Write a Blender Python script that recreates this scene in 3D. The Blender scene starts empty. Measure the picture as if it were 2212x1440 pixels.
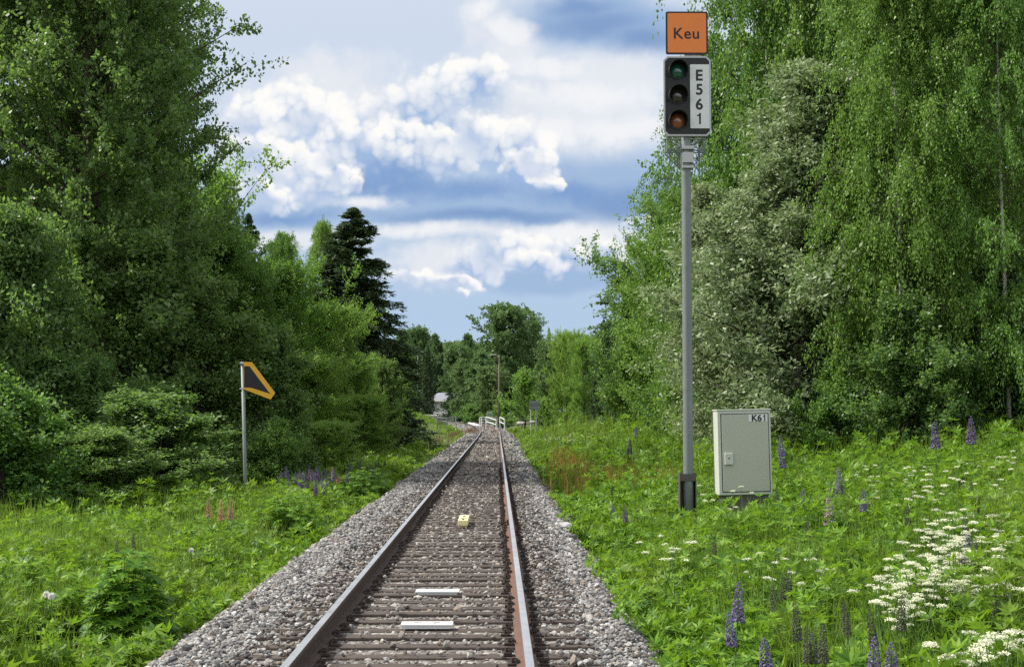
import bpy, bmesh, math, random
import numpy as np
from mathutils import Vector, Matrix

sc = bpy.context.scene
col = sc.collection
R = math.radians

# ------------------------------------------------------------------ camera
FPX, W0, H0 = 2900.0, 2212.0, 1440.0          # focal length in photo pixels
CAM_Z = 1.635
PITCH, YAW = math.atan(173 / FPX), math.atan(32 / FPX)
cd = bpy.data.cameras.new('camera')
cam = bpy.data.objects.new('camera', cd)
col.objects.link(cam)
cd.sensor_fit = 'HORIZONTAL'
cd.sensor_width = 36
cd.lens = 36 * FPX / W0
cd.clip_start, cd.clip_end = 0.1, 3000
cam.location = (0, 0, CAM_Z)
cam.rotation_euler = (math.pi / 2 + PITCH, 0, -YAW)
sc.camera = cam

# ------------------------------------------------------------------ light
SUN_EL = R(50)
SUN_AZ = math.atan2(-0.985, 0.16)               # from +Y towards +X
sun_dir = Vector((math.sin(SUN_AZ) * math.cos(SUN_EL), math.cos(SUN_AZ) * math.cos(SUN_EL), math.sin(SUN_EL)))
sl = bpy.data.lights.new('sun', 'SUN')
sl.energy = 5.0
sl.angle = R(0.5)
sl.color = (1.0, 0.95, 0.86)
so = bpy.data.objects.new('sun', sl)
so.rotation_euler = (-sun_dir).to_track_quat('-Z', 'Y').to_euler()
so.location = (0, 0, 60)
col.objects.link(so)

sc.view_settings.view_transform = 'Standard'
sc.view_settings.look = 'None'
sc.view_settings.exposure = 0.38
sc.view_settings.gamma = 1.0
sc.render.engine = 'CYCLES'
sc.cycles.max_bounces = 7
sc.cycles.diffuse_bounces = 4
sc.cycles.glossy_bounces = 2
sc.cycles.transmission_bounces = 5
sc.cycles.sample_clamp_indirect = 6
sc.cycles.use_denoising = False
try:
    sc.cycles.denoiser = 'OPENIMAGEDENOISE'
    sc.cycles.denoising_prefilter = 'ACCURATE'
except Exception:
    pass


class NT:
    """Small helper to write node trees as expressions."""
    def __init__(self, tree):
        self.t = tree
        self.n = tree.nodes
        self.l = tree.links

    def put(self, sock, v):
        if isinstance(v, bpy.types.NodeSocket):
            self.l.new(v, sock)
        elif v is not None:
            sock.default_value = v

    def math(self, op, a, b=None, c=None, clamp=False):
        n = self.n.new('ShaderNodeMath'); n.operation = op; n.use_clamp = clamp
        for i, v in enumerate((a, b, c)):
            if v is not None: self.put(n.inputs[i], v)
        return n.outputs[0]

    def vec(self, op, a, b=None, c=None):
        n = self.n.new('ShaderNodeVectorMath'); n.operation = op
        self.put(n.inputs[0], a)
        if op == 'SCALE': self.put(n.inputs['Scale'], b)
        elif b is not None: self.put(n.inputs[1], b)
        if c is not None: self.put(n.inputs[2], c)
        return n.outputs['Value'] if op in ('LENGTH', 'DOT_PRODUCT', 'DISTANCE') else n.outputs[0]

    def mix(self, f, a, b):
        n = self.n.new('ShaderNodeMix'); n.data_type = 'RGBA'; n.clamp_factor = True
        self.put(n.inputs[0], f)
        for s, v in ((n.inputs[6], a), (n.inputs[7], b)):
            self.put(s, v if isinstance(v, bpy.types.NodeSocket) else (*v[:3], 1))
        return n.outputs[2]

    def noise(self, v, scale, detail=4, rough=0.55, color=False, dist=0.0):
        n = self.n.new('ShaderNodeTexNoise')
        if v is not None: self.put(n.inputs['Vector'], v)
        n.inputs['Scale'].default_value = scale
        n.inputs['Detail'].default_value = detail
        n.inputs['Roughness'].default_value = rough
        n.inputs['Distortion'].default_value = dist
        return n.outputs['Color' if color else 'Fac']

    def step(self, v, a, b):
        n = self.n.new('ShaderNodeMapRange'); n.interpolation_type = 'SMOOTHSTEP'
        self.put(n.inputs[0], v)
        n.inputs[1].default_value = a; n.inputs[2].default_value = b
        return n.outputs[0]

    def ramp(self, v, stops):
        n = self.n.new('ShaderNodeValToRGB')
        self.put(n.inputs[0], v)
        e = n.color_ramp.elements
        while len(e) < len(stops): e.new(0.5)
        for k, (p, c) in zip(e, stops):
            k.position = p; k.color = (*c[:3], 1)
        return n.outputs[0]


def srgb(r, g, b):
    return tuple(((c / 255) / 12.92 if c < 10.3 else ((c / 255 + 0.055) / 1.055) ** 2.4) for c in (r, g, b))


# ------------------------------------------------------------------ sky: Nishita plus procedural cumulus
world = bpy.data.worlds.new('World')
sc.world = world
world.use_nodes = True
world.cycles.sampling_method = 'MANUAL'
world.cycles.sample_map_resolution = 512
w = NT(world.node_tree)
w.n.clear()
out = w.n.new('ShaderNodeOutputWorld')
bg = w.n.new('ShaderNodeBackground')
w.l.new(bg.outputs[0], out.inputs[0])
sky = w.n.new('ShaderNodeTexSky')
sky.sky_type = 'NISHITA'
sky.sun_disc = False
sky.sun_elevation = SUN_EL
sky.sun_rotation = SUN_AZ
sky.air_density, sky.dust_density, sky.ozone_density = 1.0, 1.5, 1.5
SKY_S = 0.10
tc = w.n.new('ShaderNodeTexCoord')
D = tc.outputs['Generated']
sp = w.n.new('ShaderNodeSeparateXYZ'); w.l.new(D, sp.inputs[0])
ys = w.math('MAXIMUM', sp.outputs[1], 0.06)
cmb = w.n.new('ShaderNodeCombineXYZ')
w.l.new(w.math('DIVIDE', w.math('MULTIPLY', sp.outputs[0], 29), ys), cmb.inputs[0])
w.l.new(w.math('DIVIDE', w.math('MULTIPLY', sp.outputs[2], 29), ys), cmb.inputs[1])
P = cmb.outputs[0]                                # tangent plane of the horizon straight ahead, 2 degrees to a unit
n_big = w.vec('SUBTRACT', w.noise(P, 0.55, 3, 0.5, True), (0.5, 0.5, 0.5))
n_fine = w.vec('SUBTRACT', w.noise(P, 2.4, 5, 0.6, True), (0.5, 0.5, 0.5))
PW = w.vec('ADD', P, w.vec('ADD', w.vec('SCALE', n_big, 0.9), w.vec('SCALE', n_fine, 0.35)))
PS = w.vec('ADD', P, w.vec('MULTIPLY', w.vec('ADD', n_big, w.vec('SCALE', n_fine, 0.25)), (1.5, 0.5, 0)))


def X(px): return (px - 1074) / 100
def Y(py): return (893 - py) / 100 * 1.02


def blobs(p, items):
    f = None
    for (x, y, rx, ry) in items:
        q = w.vec('MULTIPLY', w.vec('SUBTRACT', p, (X(x), Y(y), 0)), (100 / rx, 100 / ry, 0))
        v = w.math('SUBTRACT', 1.0, w.vec('LENGTH', q))
        if f is None: f = v
        else: f = w.math('SMOOTH_MAX', f, v, 0.15)
    return f


def billow(p):
    """cauliflower relief: rounded cells at several sizes"""
    tot = None
    for sc_, a in ((1.1, 0.42), (2.3, 0.34), (5.0, 0.24)):
        n = w.n.new('ShaderNodeTexVoronoi'); n.feature = 'F1'; n.voronoi_dimensions = '2D'
        n.inputs['Scale'].default_value = sc_
        w.put(n.inputs['Vector'], p)
        d2 = w.math('MULTIPLY', n.outputs['Distance'], n.outputs['Distance'])
        tot = w.math('MULTIPLY', d2, -a) if tot is None else w.math('MULTIPLY_ADD', d2, -a, tot)
    return w.math('ADD', tot, 0.28)


PB = w.vec('ADD', P, w.vec('ADD', w.vec('SCALE', n_big, 0.5), w.vec('SCALE', n_fine, 0.25)))
B0 = billow(PB)
relief = B0

sepP = w.n.new('ShaderNodeSeparateXYZ'); w.l.new(P, sepP.inputs[0])
elev = sepP.outputs[1]
# clear sky, faded towards white by thin high cloud up and to the left (sun side)
base = w.vec('SCALE', sky.outputs[0], SKY_S)
clear = w.ramp(w.math('DIVIDE', elev, 12.0), [(0.0, srgb(190, 212, 236)), (0.17, srgb(180, 204, 232)), (0.4, srgb(184, 204, 229)), (0.62, srgb(208, 221, 239)), (1.0, srgb(220, 227, 239))])
front = w.step(sp.outputs[1], 0.1, 0.7)
c = w.mix(w.math('MULTIPLY', front, 0.92), base, clear)
# generic broken cloud over the rest of the sky
gen = w.step(w.noise(D, 2.6, 6, 0.6), 0.42, 0.56)
gen = w.math('MULTIPLY', gen, w.math('SUBTRACT', 1.0, w.step(sp.outputs[1], 0.55, 0.9)))
gen = w.math('MULTIPLY', gen, w.step(sp.outputs[2], 0.0, 0.12))
c = w.mix(w.math('MULTIPLY', gen, 0.85), c, (1.55, 1.57, 1.62))


def layer(c, field, lo, hi, colour, k=1.0):
    f = w.step(field, lo, hi)
    if k != 1.0: f = w.math('MULTIPLY', f, k)
    return w.mix(f, c, colour)


# soft pale veils
veil = blobs(PS, [(1260, 250, 330, 130), (760, 240, 330, 130), (1060, 500, 330, 40), (1330, 505, 260, 60), (980, 570, 230, 75), (640, 520, 260, 34), (560, 330, 150, 170), (700, 200, 240, 110), (1330, 170, 250, 90), (1090, 110, 120, 110), (900, 240, 200, 110)])
c = layer(c, w.math('ADD', w.math('ADD', veil, w.math('MULTIPLY', w.math('SUBTRACT', w.noise(PS, 1.1, 6, 0.65), 0.5), 0.8)), w.math('MULTIPLY', relief, 0.5)), -0.05, 0.75, srgb(229, 233, 240), 0.95)
# grey-blue undersides
dark1 = blobs(PS, [(830, 385, 220, 80), (980, 460, 560, 54), (1330, 410, 230, 95), (1290, 45, 240, 85), (600, 468, 210, 40), (1180, 395, 160, 70), (1180, 612, 200, 40), (1420, 60, 160, 70), (1330, 600, 150, 40)])
c = layer(c, w.math('ADD', dark1, w.math('MULTIPLY', relief, 0.2)), 0.0, 0.6, srgb(160, 186, 219), 0.97)
dark2 = blobs(PS, [(830, 408, 170, 26), (1060, 473, 330, 22), (1350, 440, 190, 60), (1290, 55, 190, 50), (1400, 90, 130, 50), (1250, 20, 120, 40)])
c = layer(c, dark2, 0.0, 0.9, srgb(124, 155, 201), 0.85)
soft = blobs(PS, [(1280, 215, 190, 45), (1350, 285, 160, 42), (1180, 290, 130, 50), (1180, 150, 120, 40), (1040, 25, 50, 50), (1100, 70, 70, 45), (790, 444, 120, 20), (1220, 505, 170, 26), (900, 500, 140, 22)])
c = layer(c, w.math('ADD', w.math('ADD', soft, w.math('MULTIPLY', w.math('SUBTRACT', w.noise(PS, 1.7, 6, 0.65), 0.5), 0.9)), w.math('MULTIPLY', relief, 0.7)), 0.0, 0.9, srgb(243, 244, 246), 0.85)


wisp = w.math('SUBTRACT', w.noise(PB, 3.2, 7, 0.7), 0.5)


def lump(c, x, y, rx, ry, low=(186, 203, 230), sx=0.0, k=1.0):
    """one sunlit head of cloud: bright rim, greyer body, its foot melting into what lies behind"""
    q = w.vec('MULTIPLY', w.vec('SUBTRACT', PW, (X(x), Y(y), 0)), (100 / rx, 100 / ry, 0))
    f = w.math('SUBTRACT', 1.0, w.vec('LENGTH', q))
    f = w.math('MULTIPLY_ADD', B0, 1.15, f)
    up = w.vec('DOT_PRODUCT', q, (-0.38 + sx, -0.78, 0))
    t_ = w.math('ADD', w.math('MULTIPLY_ADD', w.math('MINIMUM', f, 0.6), 0.45, w.math('MULTIPLY', up, 0.62)), w.math('MULTIPLY_ADD', B0, -1.5, 0.42))
    colr = w.ramp(t_, [(0.04, srgb(252, 251, 248)), (0.24, srgb(240, 242, 246)), (0.46, srgb(216, 224, 237)), (0.78, srgb(*low))])
    fade = w.step(w.math('ADD', up, w.math('MULTIPLY', B0, -1.0)), 0.85, -0.1)
    m_ = w.math('MULTIPLY', w.step(w.math('MULTIPLY_ADD', wisp, 0.45, f), -0.08, 0.36), w.math('MULTIPLY', fade, k))
    return w.mix(m_, c, colr)


B_ = (158, 184, 222)
for a in ((770, 290, 190, 95), (640, 275, 110, 95), (915, 260, 110, 110, B_), (545, 300, 80, 90), (1010, 205, 100, 75, B_, .45), (700, 300, 100, 90), (575, 375, 105, 85), (870, 320, 120, 70, B_),
          (1090, 330, 110, 65, B_), (660, 385, 75, 80), (790, 345, 105, 85, B_), (555, 430, 75, 45), (960, 330, 75, 60, B_), (1030, 300, 60, 55), (1130, 370, 60, 45, B_), (1180, 400, 35, 28, B_), (700, 400, 50, 45, B_), (770, 395, 24, 28, B_),
          (1030, 585, 85, 45, B_), (1110, 555, 95, 50, B_), (1215, 560, 70, 45, B_), (1160, 575, 60, 36, B_), (1320, 560, 45, 46, B_), (890, 615, 75, 28), (985, 618, 60, 20), (993, 638, 20, 13), (1395, 485, 50, 25)):
    c = lump(c, *a)
# shaded foot of the big cloud, in front of its heads
foot = blobs(PW, [(850, 390, 150, 62), (1010, 415, 190, 50), (1230, 420, 150, 48), (610, 470, 150, 24)])
c = layer(c, w.math('ADD', w.math('ADD', foot, w.math('MULTIPLY', w.math('SUBTRACT', w.noise(PS, 1.3, 5, 0.6), 0.5), 0.7)), w.math('MULTIPLY', relief, -0.4)), 0.02, 0.85, srgb(128, 161, 208), 0.92)
for a in ((735, 385, 48, 36), (770, 400, 24, 24), (1130, 375, 60, 34, B_), (1185, 403, 36, 26, B_), (1160, 350, 40, 40)):
    c = lump(c, *a)
c = w.vec('SCALE', c, w.math('MULTIPLY_ADD', w.step(sp.outputs[1], 0.75, 0.93), -0.16, 1.0))
w.l.new(c, bg.inputs[0])
bg.inputs[1].default_value = 0.93


# ------------------------------------------------------------------ helpers
def at(px, py, y):
    """world point seen at photo pixel (px, py) at distance y along the track"""
    a, b = (px - W0 / 2) / FPX, (H0 / 2 - py) / FPX
    f = math.cos(PITCH) - b * math.sin(PITCH)
    u = b * math.cos(PITCH) + math.sin(PITCH)
    x2 = a * math.cos(YAW) + f * math.sin(YAW)
    y2 = -a * math.sin(YAW) + f * math.cos(YAW)
    k = y / y2
    return Vector((x2 * k, y, CAM_Z + u * k))


TRACK_X = -0.583


def xc(y):
    y = np.asarray(y, float)
    return TRACK_X - 0.00125 * np.clip(y - 108, 0, None) ** 2


def zc(y):
    y = np.asarray(y, float)
    t = np.clip((y - 95) / 70, 0, 1)
    return 0.62 * t * t * (3 - 2 * t) + 0.35 * np.clip((y - 150) / 40, 0, 1)


def wob(x, y, s=1.0, k=0.0):
    x = np.asarray(x, float) * s; y = np.asarray(y, float) * s
    return (np.sin(x * 1.3 + y * .7 + k) + np.sin(x * -.6 + y * 1.7 + 2.1 * k + 1) + np.sin(x * 2.3 - y * 1.1 + 3 * k + 2) * .6 + np.sin(x * .37 + y * .31 + k)) / 3.6


PD = [-400, -60, -30, -14, -8, -4, -2.75, -2.45, -1.85, 1.65, 2.15, 2.6, 3.9, 5.2, 8, 12, 20, 60, 400]
PZ = [3.0, 2.0, 0.6, -0.35, -0.6, -0.72, -0.66, -0.56, -0.19, -0.19, -0.58, -0.62, -0.45, -0.22, 0.2, 0.72, 1.2, 2.5, 3.5]


def ground_z(x, y):
    x = np.asarray(x, float); y = np.asarray(y, float)
    d = x - xc(y)
    z = np.interp(d, PD, PZ)
    rough = np.clip((np.abs(d - (-0.2)) - 2.3) / 1.5, 0, 1)
    z = z + rough * (0.06 * wob(x, y, 0.9) + 0.04 * wob(x, y, 2.6, 1.3))
    far = np.clip((y - 100) / 60, 0, 1)
    z = z * (1 - far * 0.55 * np.clip((np.abs(d) - 2.2) / 2, 0, 1)) + zc(y)
    z = z + 1.35 * np.clip((y - 132) / 30, 0, 1) * np.clip((-d - 2.6) / 4, 0, 1)
    return z


def mesh_obj(name, verts, faces, mats, parent=None, fmat=None, smooth=False):
    """verts (N,3), faces: (M,k) array, list of arrays, or list of tuples"""
    me = bpy.data.meshes.new(name)
    verts = np.asarray(verts, np.float32).reshape(-1, 3)
    groups = faces if isinstance(faces, list) and len(faces) and isinstance(faces[0], np.ndarray) else None
    if isinstance(faces, np.ndarray): groups = [faces]
    if groups is not None:
        groups = [g for g in groups if len(g)]
        idx = np.concatenate([g.ravel() for g in groups]).astype(np.int32)
        sizes = np.concatenate([np.full(len(g), g.shape[1]) for g in groups])
    else:
        idx = np.array([i for f in faces for i in f], np.int32)
        sizes = np.array([len(f) for f in faces])
    starts = np.concatenate([[0], np.cumsum(sizes)[:-1]]).astype(np.int32)
    me.vertices.add(len(verts)); me.vertices.foreach_set('co', verts.ravel())
    me.loops.add(len(idx)); me.loops.foreach_set('vertex_index', idx)
    me.polygons.add(len(sizes)); me.polygons.foreach_set('loop_start', starts)
    if fmat is not None: me.polygons.foreach_set('material_index', np.asarray(fmat, np.int32))
    me.polygons.foreach_set('use_smooth', np.full(len(sizes), smooth))
    me.update(calc_edges=True)
    me.validate()
    for m in (mats if isinstance(mats, (list, tuple)) else [mats]): me.materials.append(m)
    ob = bpy.data.objects.new(name, me)
    col.objects.link(ob)
    if parent is not None: ob.parent = parent
    return ob


class MB:
    """collects solid shapes for one mesh"""
    def __init__(self):
        self.v = []; self.f = []; self.m = []

    def add(self, vs, fs, mi=0):
        o = len(self.v)
        self.v += [tuple(p) for p in vs]
        self.f += [tuple(i + o for i in q) for q in fs]
        self.m += [mi] * len(fs)
        return self

    def box(self, x0, x1, y0, y1, z0, z1, mi=0, bev=0.0):
        if bev > 0:
            bm = bmesh.new()
            bmesh.ops.create_cube(bm, size=1)
            for v in bm.verts:
                v.co = Vector((x0 + (v.co.x + .5) * (x1 - x0), y0 + (v.co.y + .5) * (y1 - y0), z0 + (v.co.z + .5) * (z1 - z0)))
            bmesh.ops.bevel(bm, geom=bm.edges[:], offset=bev, segments=2, affect='EDGES', profile=0.6)
            bm.verts.index_update()
            self.add([v.co[:] for v in bm.verts], [[v.index for v in f.verts] for f in bm.faces], mi)
            bm.free()
            return self
        vs = [(x, y, z) for z in (z0, z1) for y in (y0, y1) for x in (x0, x1)]
        return self.add(vs, [(0, 2, 3, 1), (4, 5, 7, 6), (0, 1, 5, 4), (2, 6, 7, 3), (0, 4, 6, 2), (1, 3, 7, 5)], mi)

    def tube(self, pts, rad, n=8, cap=True, mi=0):
        pts = [Vector(p) for p in pts]
        if not isinstance(rad, (list, tuple)): rad = [rad] * len(pts)
        vs, fs = [], []
        for i, p in enumerate(pts):
            t = (pts[min(i + 1, len(pts) - 1)] - pts[max(i - 1, 0)]).normalized()
            a = t.orthogonal().normalized() if abs(t.z) < .95 else Vector((1, 0, 0)) - t * t.x
            a.normalize()
            b = t.cross(a)
            for k in range(n):
                q = 2 * math.pi * k / n
                vs.append(p + (a * math.cos(q) + b * math.sin(q)) * rad[i])
        for i in range(len(pts) - 1):
            for k in range(n):
                fs.append((i * n + k, i * n + (k + 1) % n, (i + 1) * n + (k + 1) % n, (i + 1) * n + k))
        if cap:
            fs.append(tuple(range(n - 1, -1, -1)))
            fs.append(tuple(range((len(pts) - 1) * n, len(pts) * n)))
        return self.add(vs, fs, mi)

    def prism(self, poly, y0, y1, mi=0):
        """polygon of (x, z) extruded along y"""
        n = len(poly)
        vs = [(x, y0, z) for x, z in poly] + [(x, y1, z) for x, z in poly]
        fs = [tuple(range(n)), tuple(range(2 * n - 1, n - 1, -1))]
        fs += [(i, i + n, (i + 1) % n + n, (i + 1) % n) for i in range(n)]
        return self.add(vs, fs, mi)

    def build(self, name, mats, parent=None, smooth=False):
        o = mesh_obj(name, self.v, self.f, mats, parent, self.m, smooth)
        bm = bmesh.new(); bm.from_mesh(o.data)
        bmesh.ops.recalc_face_normals(bm, faces=bm.faces[:])
        bm.to_mesh(o.data); bm.free()
        return o


def tag(o, label=None, cat=None, group=None, kind=None):
    if label: o['label'] = label
    if cat: o['category'] = cat
    if group: o['group'] = group
    if kind: o['kind'] = kind
    return o


def empty(name, loc, label=None, cat=None, group=None, rz=0.0):
    o = bpy.data.objects.new(name, None)
    o.empty_display_size = 0.2
    col.objects.link(o)
    o.location = loc
    o.rotation_euler = (0, 0, rz)
    return tag(o, label, cat, group)


KIDS = {}
def copy_tree(o, parent=None):
    c = o.copy()
    col.objects.link(c)
    if parent is not None: c.parent = parent
    for ch in list(o.children):
        copy_tree(ch, c)
    return c


def text_mesh(body, size, mat, parent, loc, name='lettering', bold=0.0, extrude=0.002, spacing=1.0):
    cu = bpy.data.curves.new(name, 'FONT')
    cu.body = body; cu.size = size; cu.align_x = 'CENTER'; cu.align_y = 'CENTER'
    cu.extrude = extrude; cu.offset = bold; cu.space_character = spacing
    ob = bpy.data.objects.new('tmp_text', cu)
    col.objects.link(ob)
    dg = bpy.context.evaluated_depsgraph_get(); dg.update()
    me = bpy.data.meshes.new_from_object(ob.evaluated_get(dg))
    bpy.data.objects.remove(ob); bpy.data.curves.remove(cu)
    co = np.array([v.co[:] for v in me.vertices])
    cen = (co.max(0) + co.min(0)) / 2
    me.transform(Matrix.Translation((-cen[0], -cen[1], -cen[2])))
    me.transform(Matrix.Rotation(math.pi / 2, 4, 'X'))
    me.materials.clear(); me.materials.append(mat)
    o = bpy.data.objects.new(name, me)
    o.location = loc
    col.objects.link(o)
    o.parent = parent
    return o


def digit_one(h, mat, parent, loc, y1=.002):
    """figure 1 with its flag, height h, standing in the xz plane"""
    w_ = h * .15
    m = MB()
    m.prism([(-w_ * .1, -h / 2), (w_ * .9, -h / 2), (w_ * .9, h / 2), (w_ * .15, h / 2), (-w_ * .05, h * .40), (-w_ * .5, h * .34), (-w_ * 1.25, h * .31), (-w_ * 1.25, h * .21), (-w_ * .1, h * .21)], -y1, y1)
    o = m.build('lettering', mat, parent)
    o.location = loc
    return o


# ------------------------------------------------------------------ materials
def base_mat(name):
    m = bpy.data.materials.new(name)
    m.use_nodes = True
    t = NT(m.node_tree)
    return m, t, m.node_tree.nodes['Principled BSDF']


def solid(name, colr, rough=0.6, metal=0.0, var=0.15, scale=6.0, dirt=None, dirt_amt=0.4, spec=0.4, bump=0.0):
    m, t, b = base_mat(name)
    g = t.n.new('ShaderNodeTexCoord').outputs['Object']
    n = t.noise(g, scale, 6, 0.65)
    cc = t.mix(n, tuple(max(0, k * (1 - var)) for k in colr), tuple(k * (1 + var) for k in colr))
    if dirt:
        f = t.step(t.noise(g, scale * 0.45, 8, 0.7), 0.5, 0.72)
        cc = t.mix(t.math('MULTIPLY', f, dirt_amt), cc, dirt)
    t.put(b.inputs['Base Color'], cc)
    t.put(b.inputs['Roughness'], t.math('MULTIPLY_ADD', n, 0.25, rough - 0.12))
    b.inputs['Metallic'].default_value = metal
    b.inputs['Specular IOR Level'].default_value = spec
    if bump:
        bn = t.n.new('ShaderNodeBump'); bn.inputs['Strength'].default_value = bump; bn.inputs['Distance'].default_value = 0.02
        t.put(bn.inputs['Height'], t.noise(g, scale * 4, 6, 0.7)); t.l.new(bn.outputs[0], b.inputs['Normal'])
    return m


def leafy(name, dark, mid, light, trans=0.4, tcol=None, rough=0.45, spec=0.35, patch=None, patch_scale=0.6):
    """leaf blade: colour varies leaf by leaf and in loose patches; thin, so light passes through"""
    m, t, b = base_mat(name)
    gi = t.n.new('ShaderNodeNewGeometry')
    cc = t.ramp(gi.outputs['Random Per Island'], [(0.0, dark), (0.5, mid), (1.0, light)])
    oi = t.n.new('ShaderNodeObjectInfo')
    tci = t.n.new('ShaderNodeTexCoord').outputs['Object']
    n = t.noise(tci, patch_scale, 3, 0.6)
    if patch:
        cc = t.mix(t.math('MULTIPLY', t.step(n, 0.45, 0.7), 0.7), cc, patch)
    hs = t.n.new('ShaderNodeHueSaturation')
    t.put(hs.inputs['Value'], t.math('MULTIPLY_ADD', oi.outputs['Random'], 0.3, 0.85))
    t.put(hs.inputs['Hue'], t.math('MULTIPLY_ADD', oi.outputs['Random'], -0.03, 0.515))
    t.put(hs.inputs['Color'], cc)
    t.put(b.inputs['Base Color'], hs.outputs[0])
    b.inputs['Roughness'].default_value = rough
    b.inputs['Specular IOR Level'].default_value = spec
    tr = t.n.new('ShaderNodeBsdfTranslucent')
    tm = t.mix(0.5, hs.outputs[0], tcol or tuple(k * 1.6 for k in light))
    t.put(tr.inputs[0], tm)
    mx = t.n.new('ShaderNodeMixShader'); mx.inputs[0].default_value = trans
    t.l.new(b.outputs[0], mx.inputs[1]); t.l.new(tr.outputs[0], mx.inputs[2])
    t.l.new(mx.outputs[0], m.node_tree.nodes['Material Output'].inputs[0])
    return m


M = {}
M['birch_leaf'] = leafy('birch leaf', (.06, .135, .02), (.11, .22, .035), (.19, .32, .07), 0.44, (.30, .52, .07), 0.45, 0.38)
M['dark_leaf'] = leafy('dark leaf', (.06, .12, .034), (.10, .18, .048), (.19, .28, .085), 0.45, (.30, .50, .08), 0.45, 0.38)
M['willow_leaf'] = leafy('willow leaf', (.15, .22, .085), (.26, .34, .15), (.48, .53, .35), 0.4, (.2, .3, .08), 0.5, 0.4)
M['bush_leaf'] = leafy('bush leaf', (.05, .115, .024), (.10, .195, .036), (.18, .30, .07), 0.45, (.30, .52, .07), 0.45, 0.38)
M['bright_leaf'] = leafy('bright leaf', (.08, .17, .025), (.13, .25, .04), (.20, .34, .06), 0.48, (.36, .58, .07), 0.42, 0.4)
M['spruce_needle'] = leafy('spruce needle', (.035, .066, .026), (.055, .095, .036), (.085, .135, .05), 0.25, (.04, .08, .02), 0.6, 0.25)
M['far_leaf'] = leafy('far leaf', (.08, .145, .05), (.12, .205, .065), (.17, .265, .085), 0.42, (.13, .24, .05))  # distant foliage, slight haze put into its lighter colours
M['herb'] = leafy('meadow herb', (.03, .088, .007), (.092, .21, .012), (.23, .37, .03), 0.4, (.29, .49, .03), 0.5, 0.28, patch=(.15, .22, .02), patch_scale=0.35)
M['grass'] = leafy('grass blade', (.075, .15, .015), (.125, .225, .025), (.22, .30, .06), 0.4, (.28, .42, .05), 0.5, 0.3, patch=(.18, .2, .04), patch_scale=0.5)
M['sorrel'] = leafy('sorrel', (.30, .14, .04), (.42, .23, .07), (.36, .32, .08), 0.3, (.4, .18, .04), 0.7, 0.2)
M['dry'] = leafy('dry stalk', (.16, .08, .05), (.22, .13, .08), (.3, .2, .12), 0.25, (.3, .2, .1), 0.7, 0.2)
M['stalk'] = solid('stalk', (.08, .15, .03), 0.6)
M['twig'] = solid('brown twig', (.06, .045, .032), 0.9, var=.3, scale=5)
M['bark'] = solid('grey bark', (.07, .055, .042), 0.9, var=.4, scale=5, bump=.6)
M['birch_bark'] = solid('birch bark', (.36, .34, .30), 0.8, var=.3, scale=2.2, dirt=(.03, .028, .025), dirt_amt=1.0)
M['purple'] = leafy('lupin purple', (.085, .06, .15), (.15, .11, .25), (.27, .20, .38), 0.2, (.2, .14, .34), 0.6, 0.2)
M['pink'] = leafy('lupin pink', (.36, .15, .14), (.48, .24, .18), (.6, .40, .28), 0.2, (.6, .3, .3), 0.6, 0.2)
M['mauve'] = leafy('lupin mauve', (.22, .10, .26), (.36, .20, .36), (.62, .42, .36), 0.2, (.5, .3, .4), 0.6, 0.2)
M['seedpod'] = leafy('lupin seed pod', (.05, .06, .04), (.09, .09, .07), (.12, .11, .12), 0.15, (.1, .12, .06), 0.7, 0.2)
M['cream'] = leafy('umbel cream', (.55, .58, .36), (.72, .73, .55), (.82, .82, .72), 0.3, (.8, .8, .6), 0.7, 0.2)
M['fluff'] = solid('seed fluff', (.8, .8, .76), 0.9)
M['rust'] = solid('rust', (.055, .036, .028), 0.85, var=.35, scale=9, dirt=(.035, .028, .024), dirt_amt=.7, bump=.3)  # left rail: shade on its inner side put into the darker colour
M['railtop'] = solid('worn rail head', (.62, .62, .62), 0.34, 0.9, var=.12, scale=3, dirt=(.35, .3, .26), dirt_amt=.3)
M['rust_sunlit'] = solid('sunlit rust', (.12, .068, .05), 0.85, var=.3, scale=7, dirt=(.12, .06, .04), dirt_amt=.6, bump=.3)  # right rail: lighter copy, sunlight on its flank put into the colour
M['sleeper'] = solid('weathered sleeper', (.060, .046, .037), 0.85, var=.45, scale=5, dirt=(.12, .098, .082), dirt_amt=.6, bump=.5)
M['clip'] = solid('fastening steel', (.045, .03, .024), 0.8, var=.3, scale=20)
M['white'] = solid('white paint', (.64, .65, .64), 0.55, var=.06, scale=8, dirt=(.42, .40, .36), dirt_amt=.5)
M['black'] = solid('matt black', (.012, .012, .013), 0.55, var=.2, scale=8)
M['blackink'] = solid('black lettering', (.010, .010, .012), 0.5, var=.1)
M['orange'] = solid('orange sign', (.74, .20, .035), 0.5, var=.05, scale=5, dirt=(.6, .17, .05), dirt_amt=.4)
M['yellow'] = solid('yellow sign', (.68, .36, .02), 0.5, var=.1, scale=8, dirt=(.5, .28, .04), dirt_amt=.5)
M['galv'] = solid('galvanised steel', (.17, .19, .185), 0.55, 0.2, var=.2, scale=14, dirt=(.11, .13, .12), dirt_amt=.6)
M['darksteel'] = solid('dark steel', (.085, .08, .075), 0.65, 0.2, var=.3, scale=8, dirt=(.11, .06, .04), dirt_amt=.6)
M['greysteel'] = solid('pale steel', (.42, .43, .42), 0.5, 0.3, var=.15, scale=10)
M['cabinet'] = solid('cabinet paint', (.385, .40, .325), 0.5, var=.05, scale=3, dirt=(.38, .40, .33), dirt_amt=.35)
M['cablight'] = solid('cabinet frame paint', (.47, .49, .42), 0.5, var=.04, scale=3)
M['seal'] = solid('door seal', (.02, .02, .02), 0.8)
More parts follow.
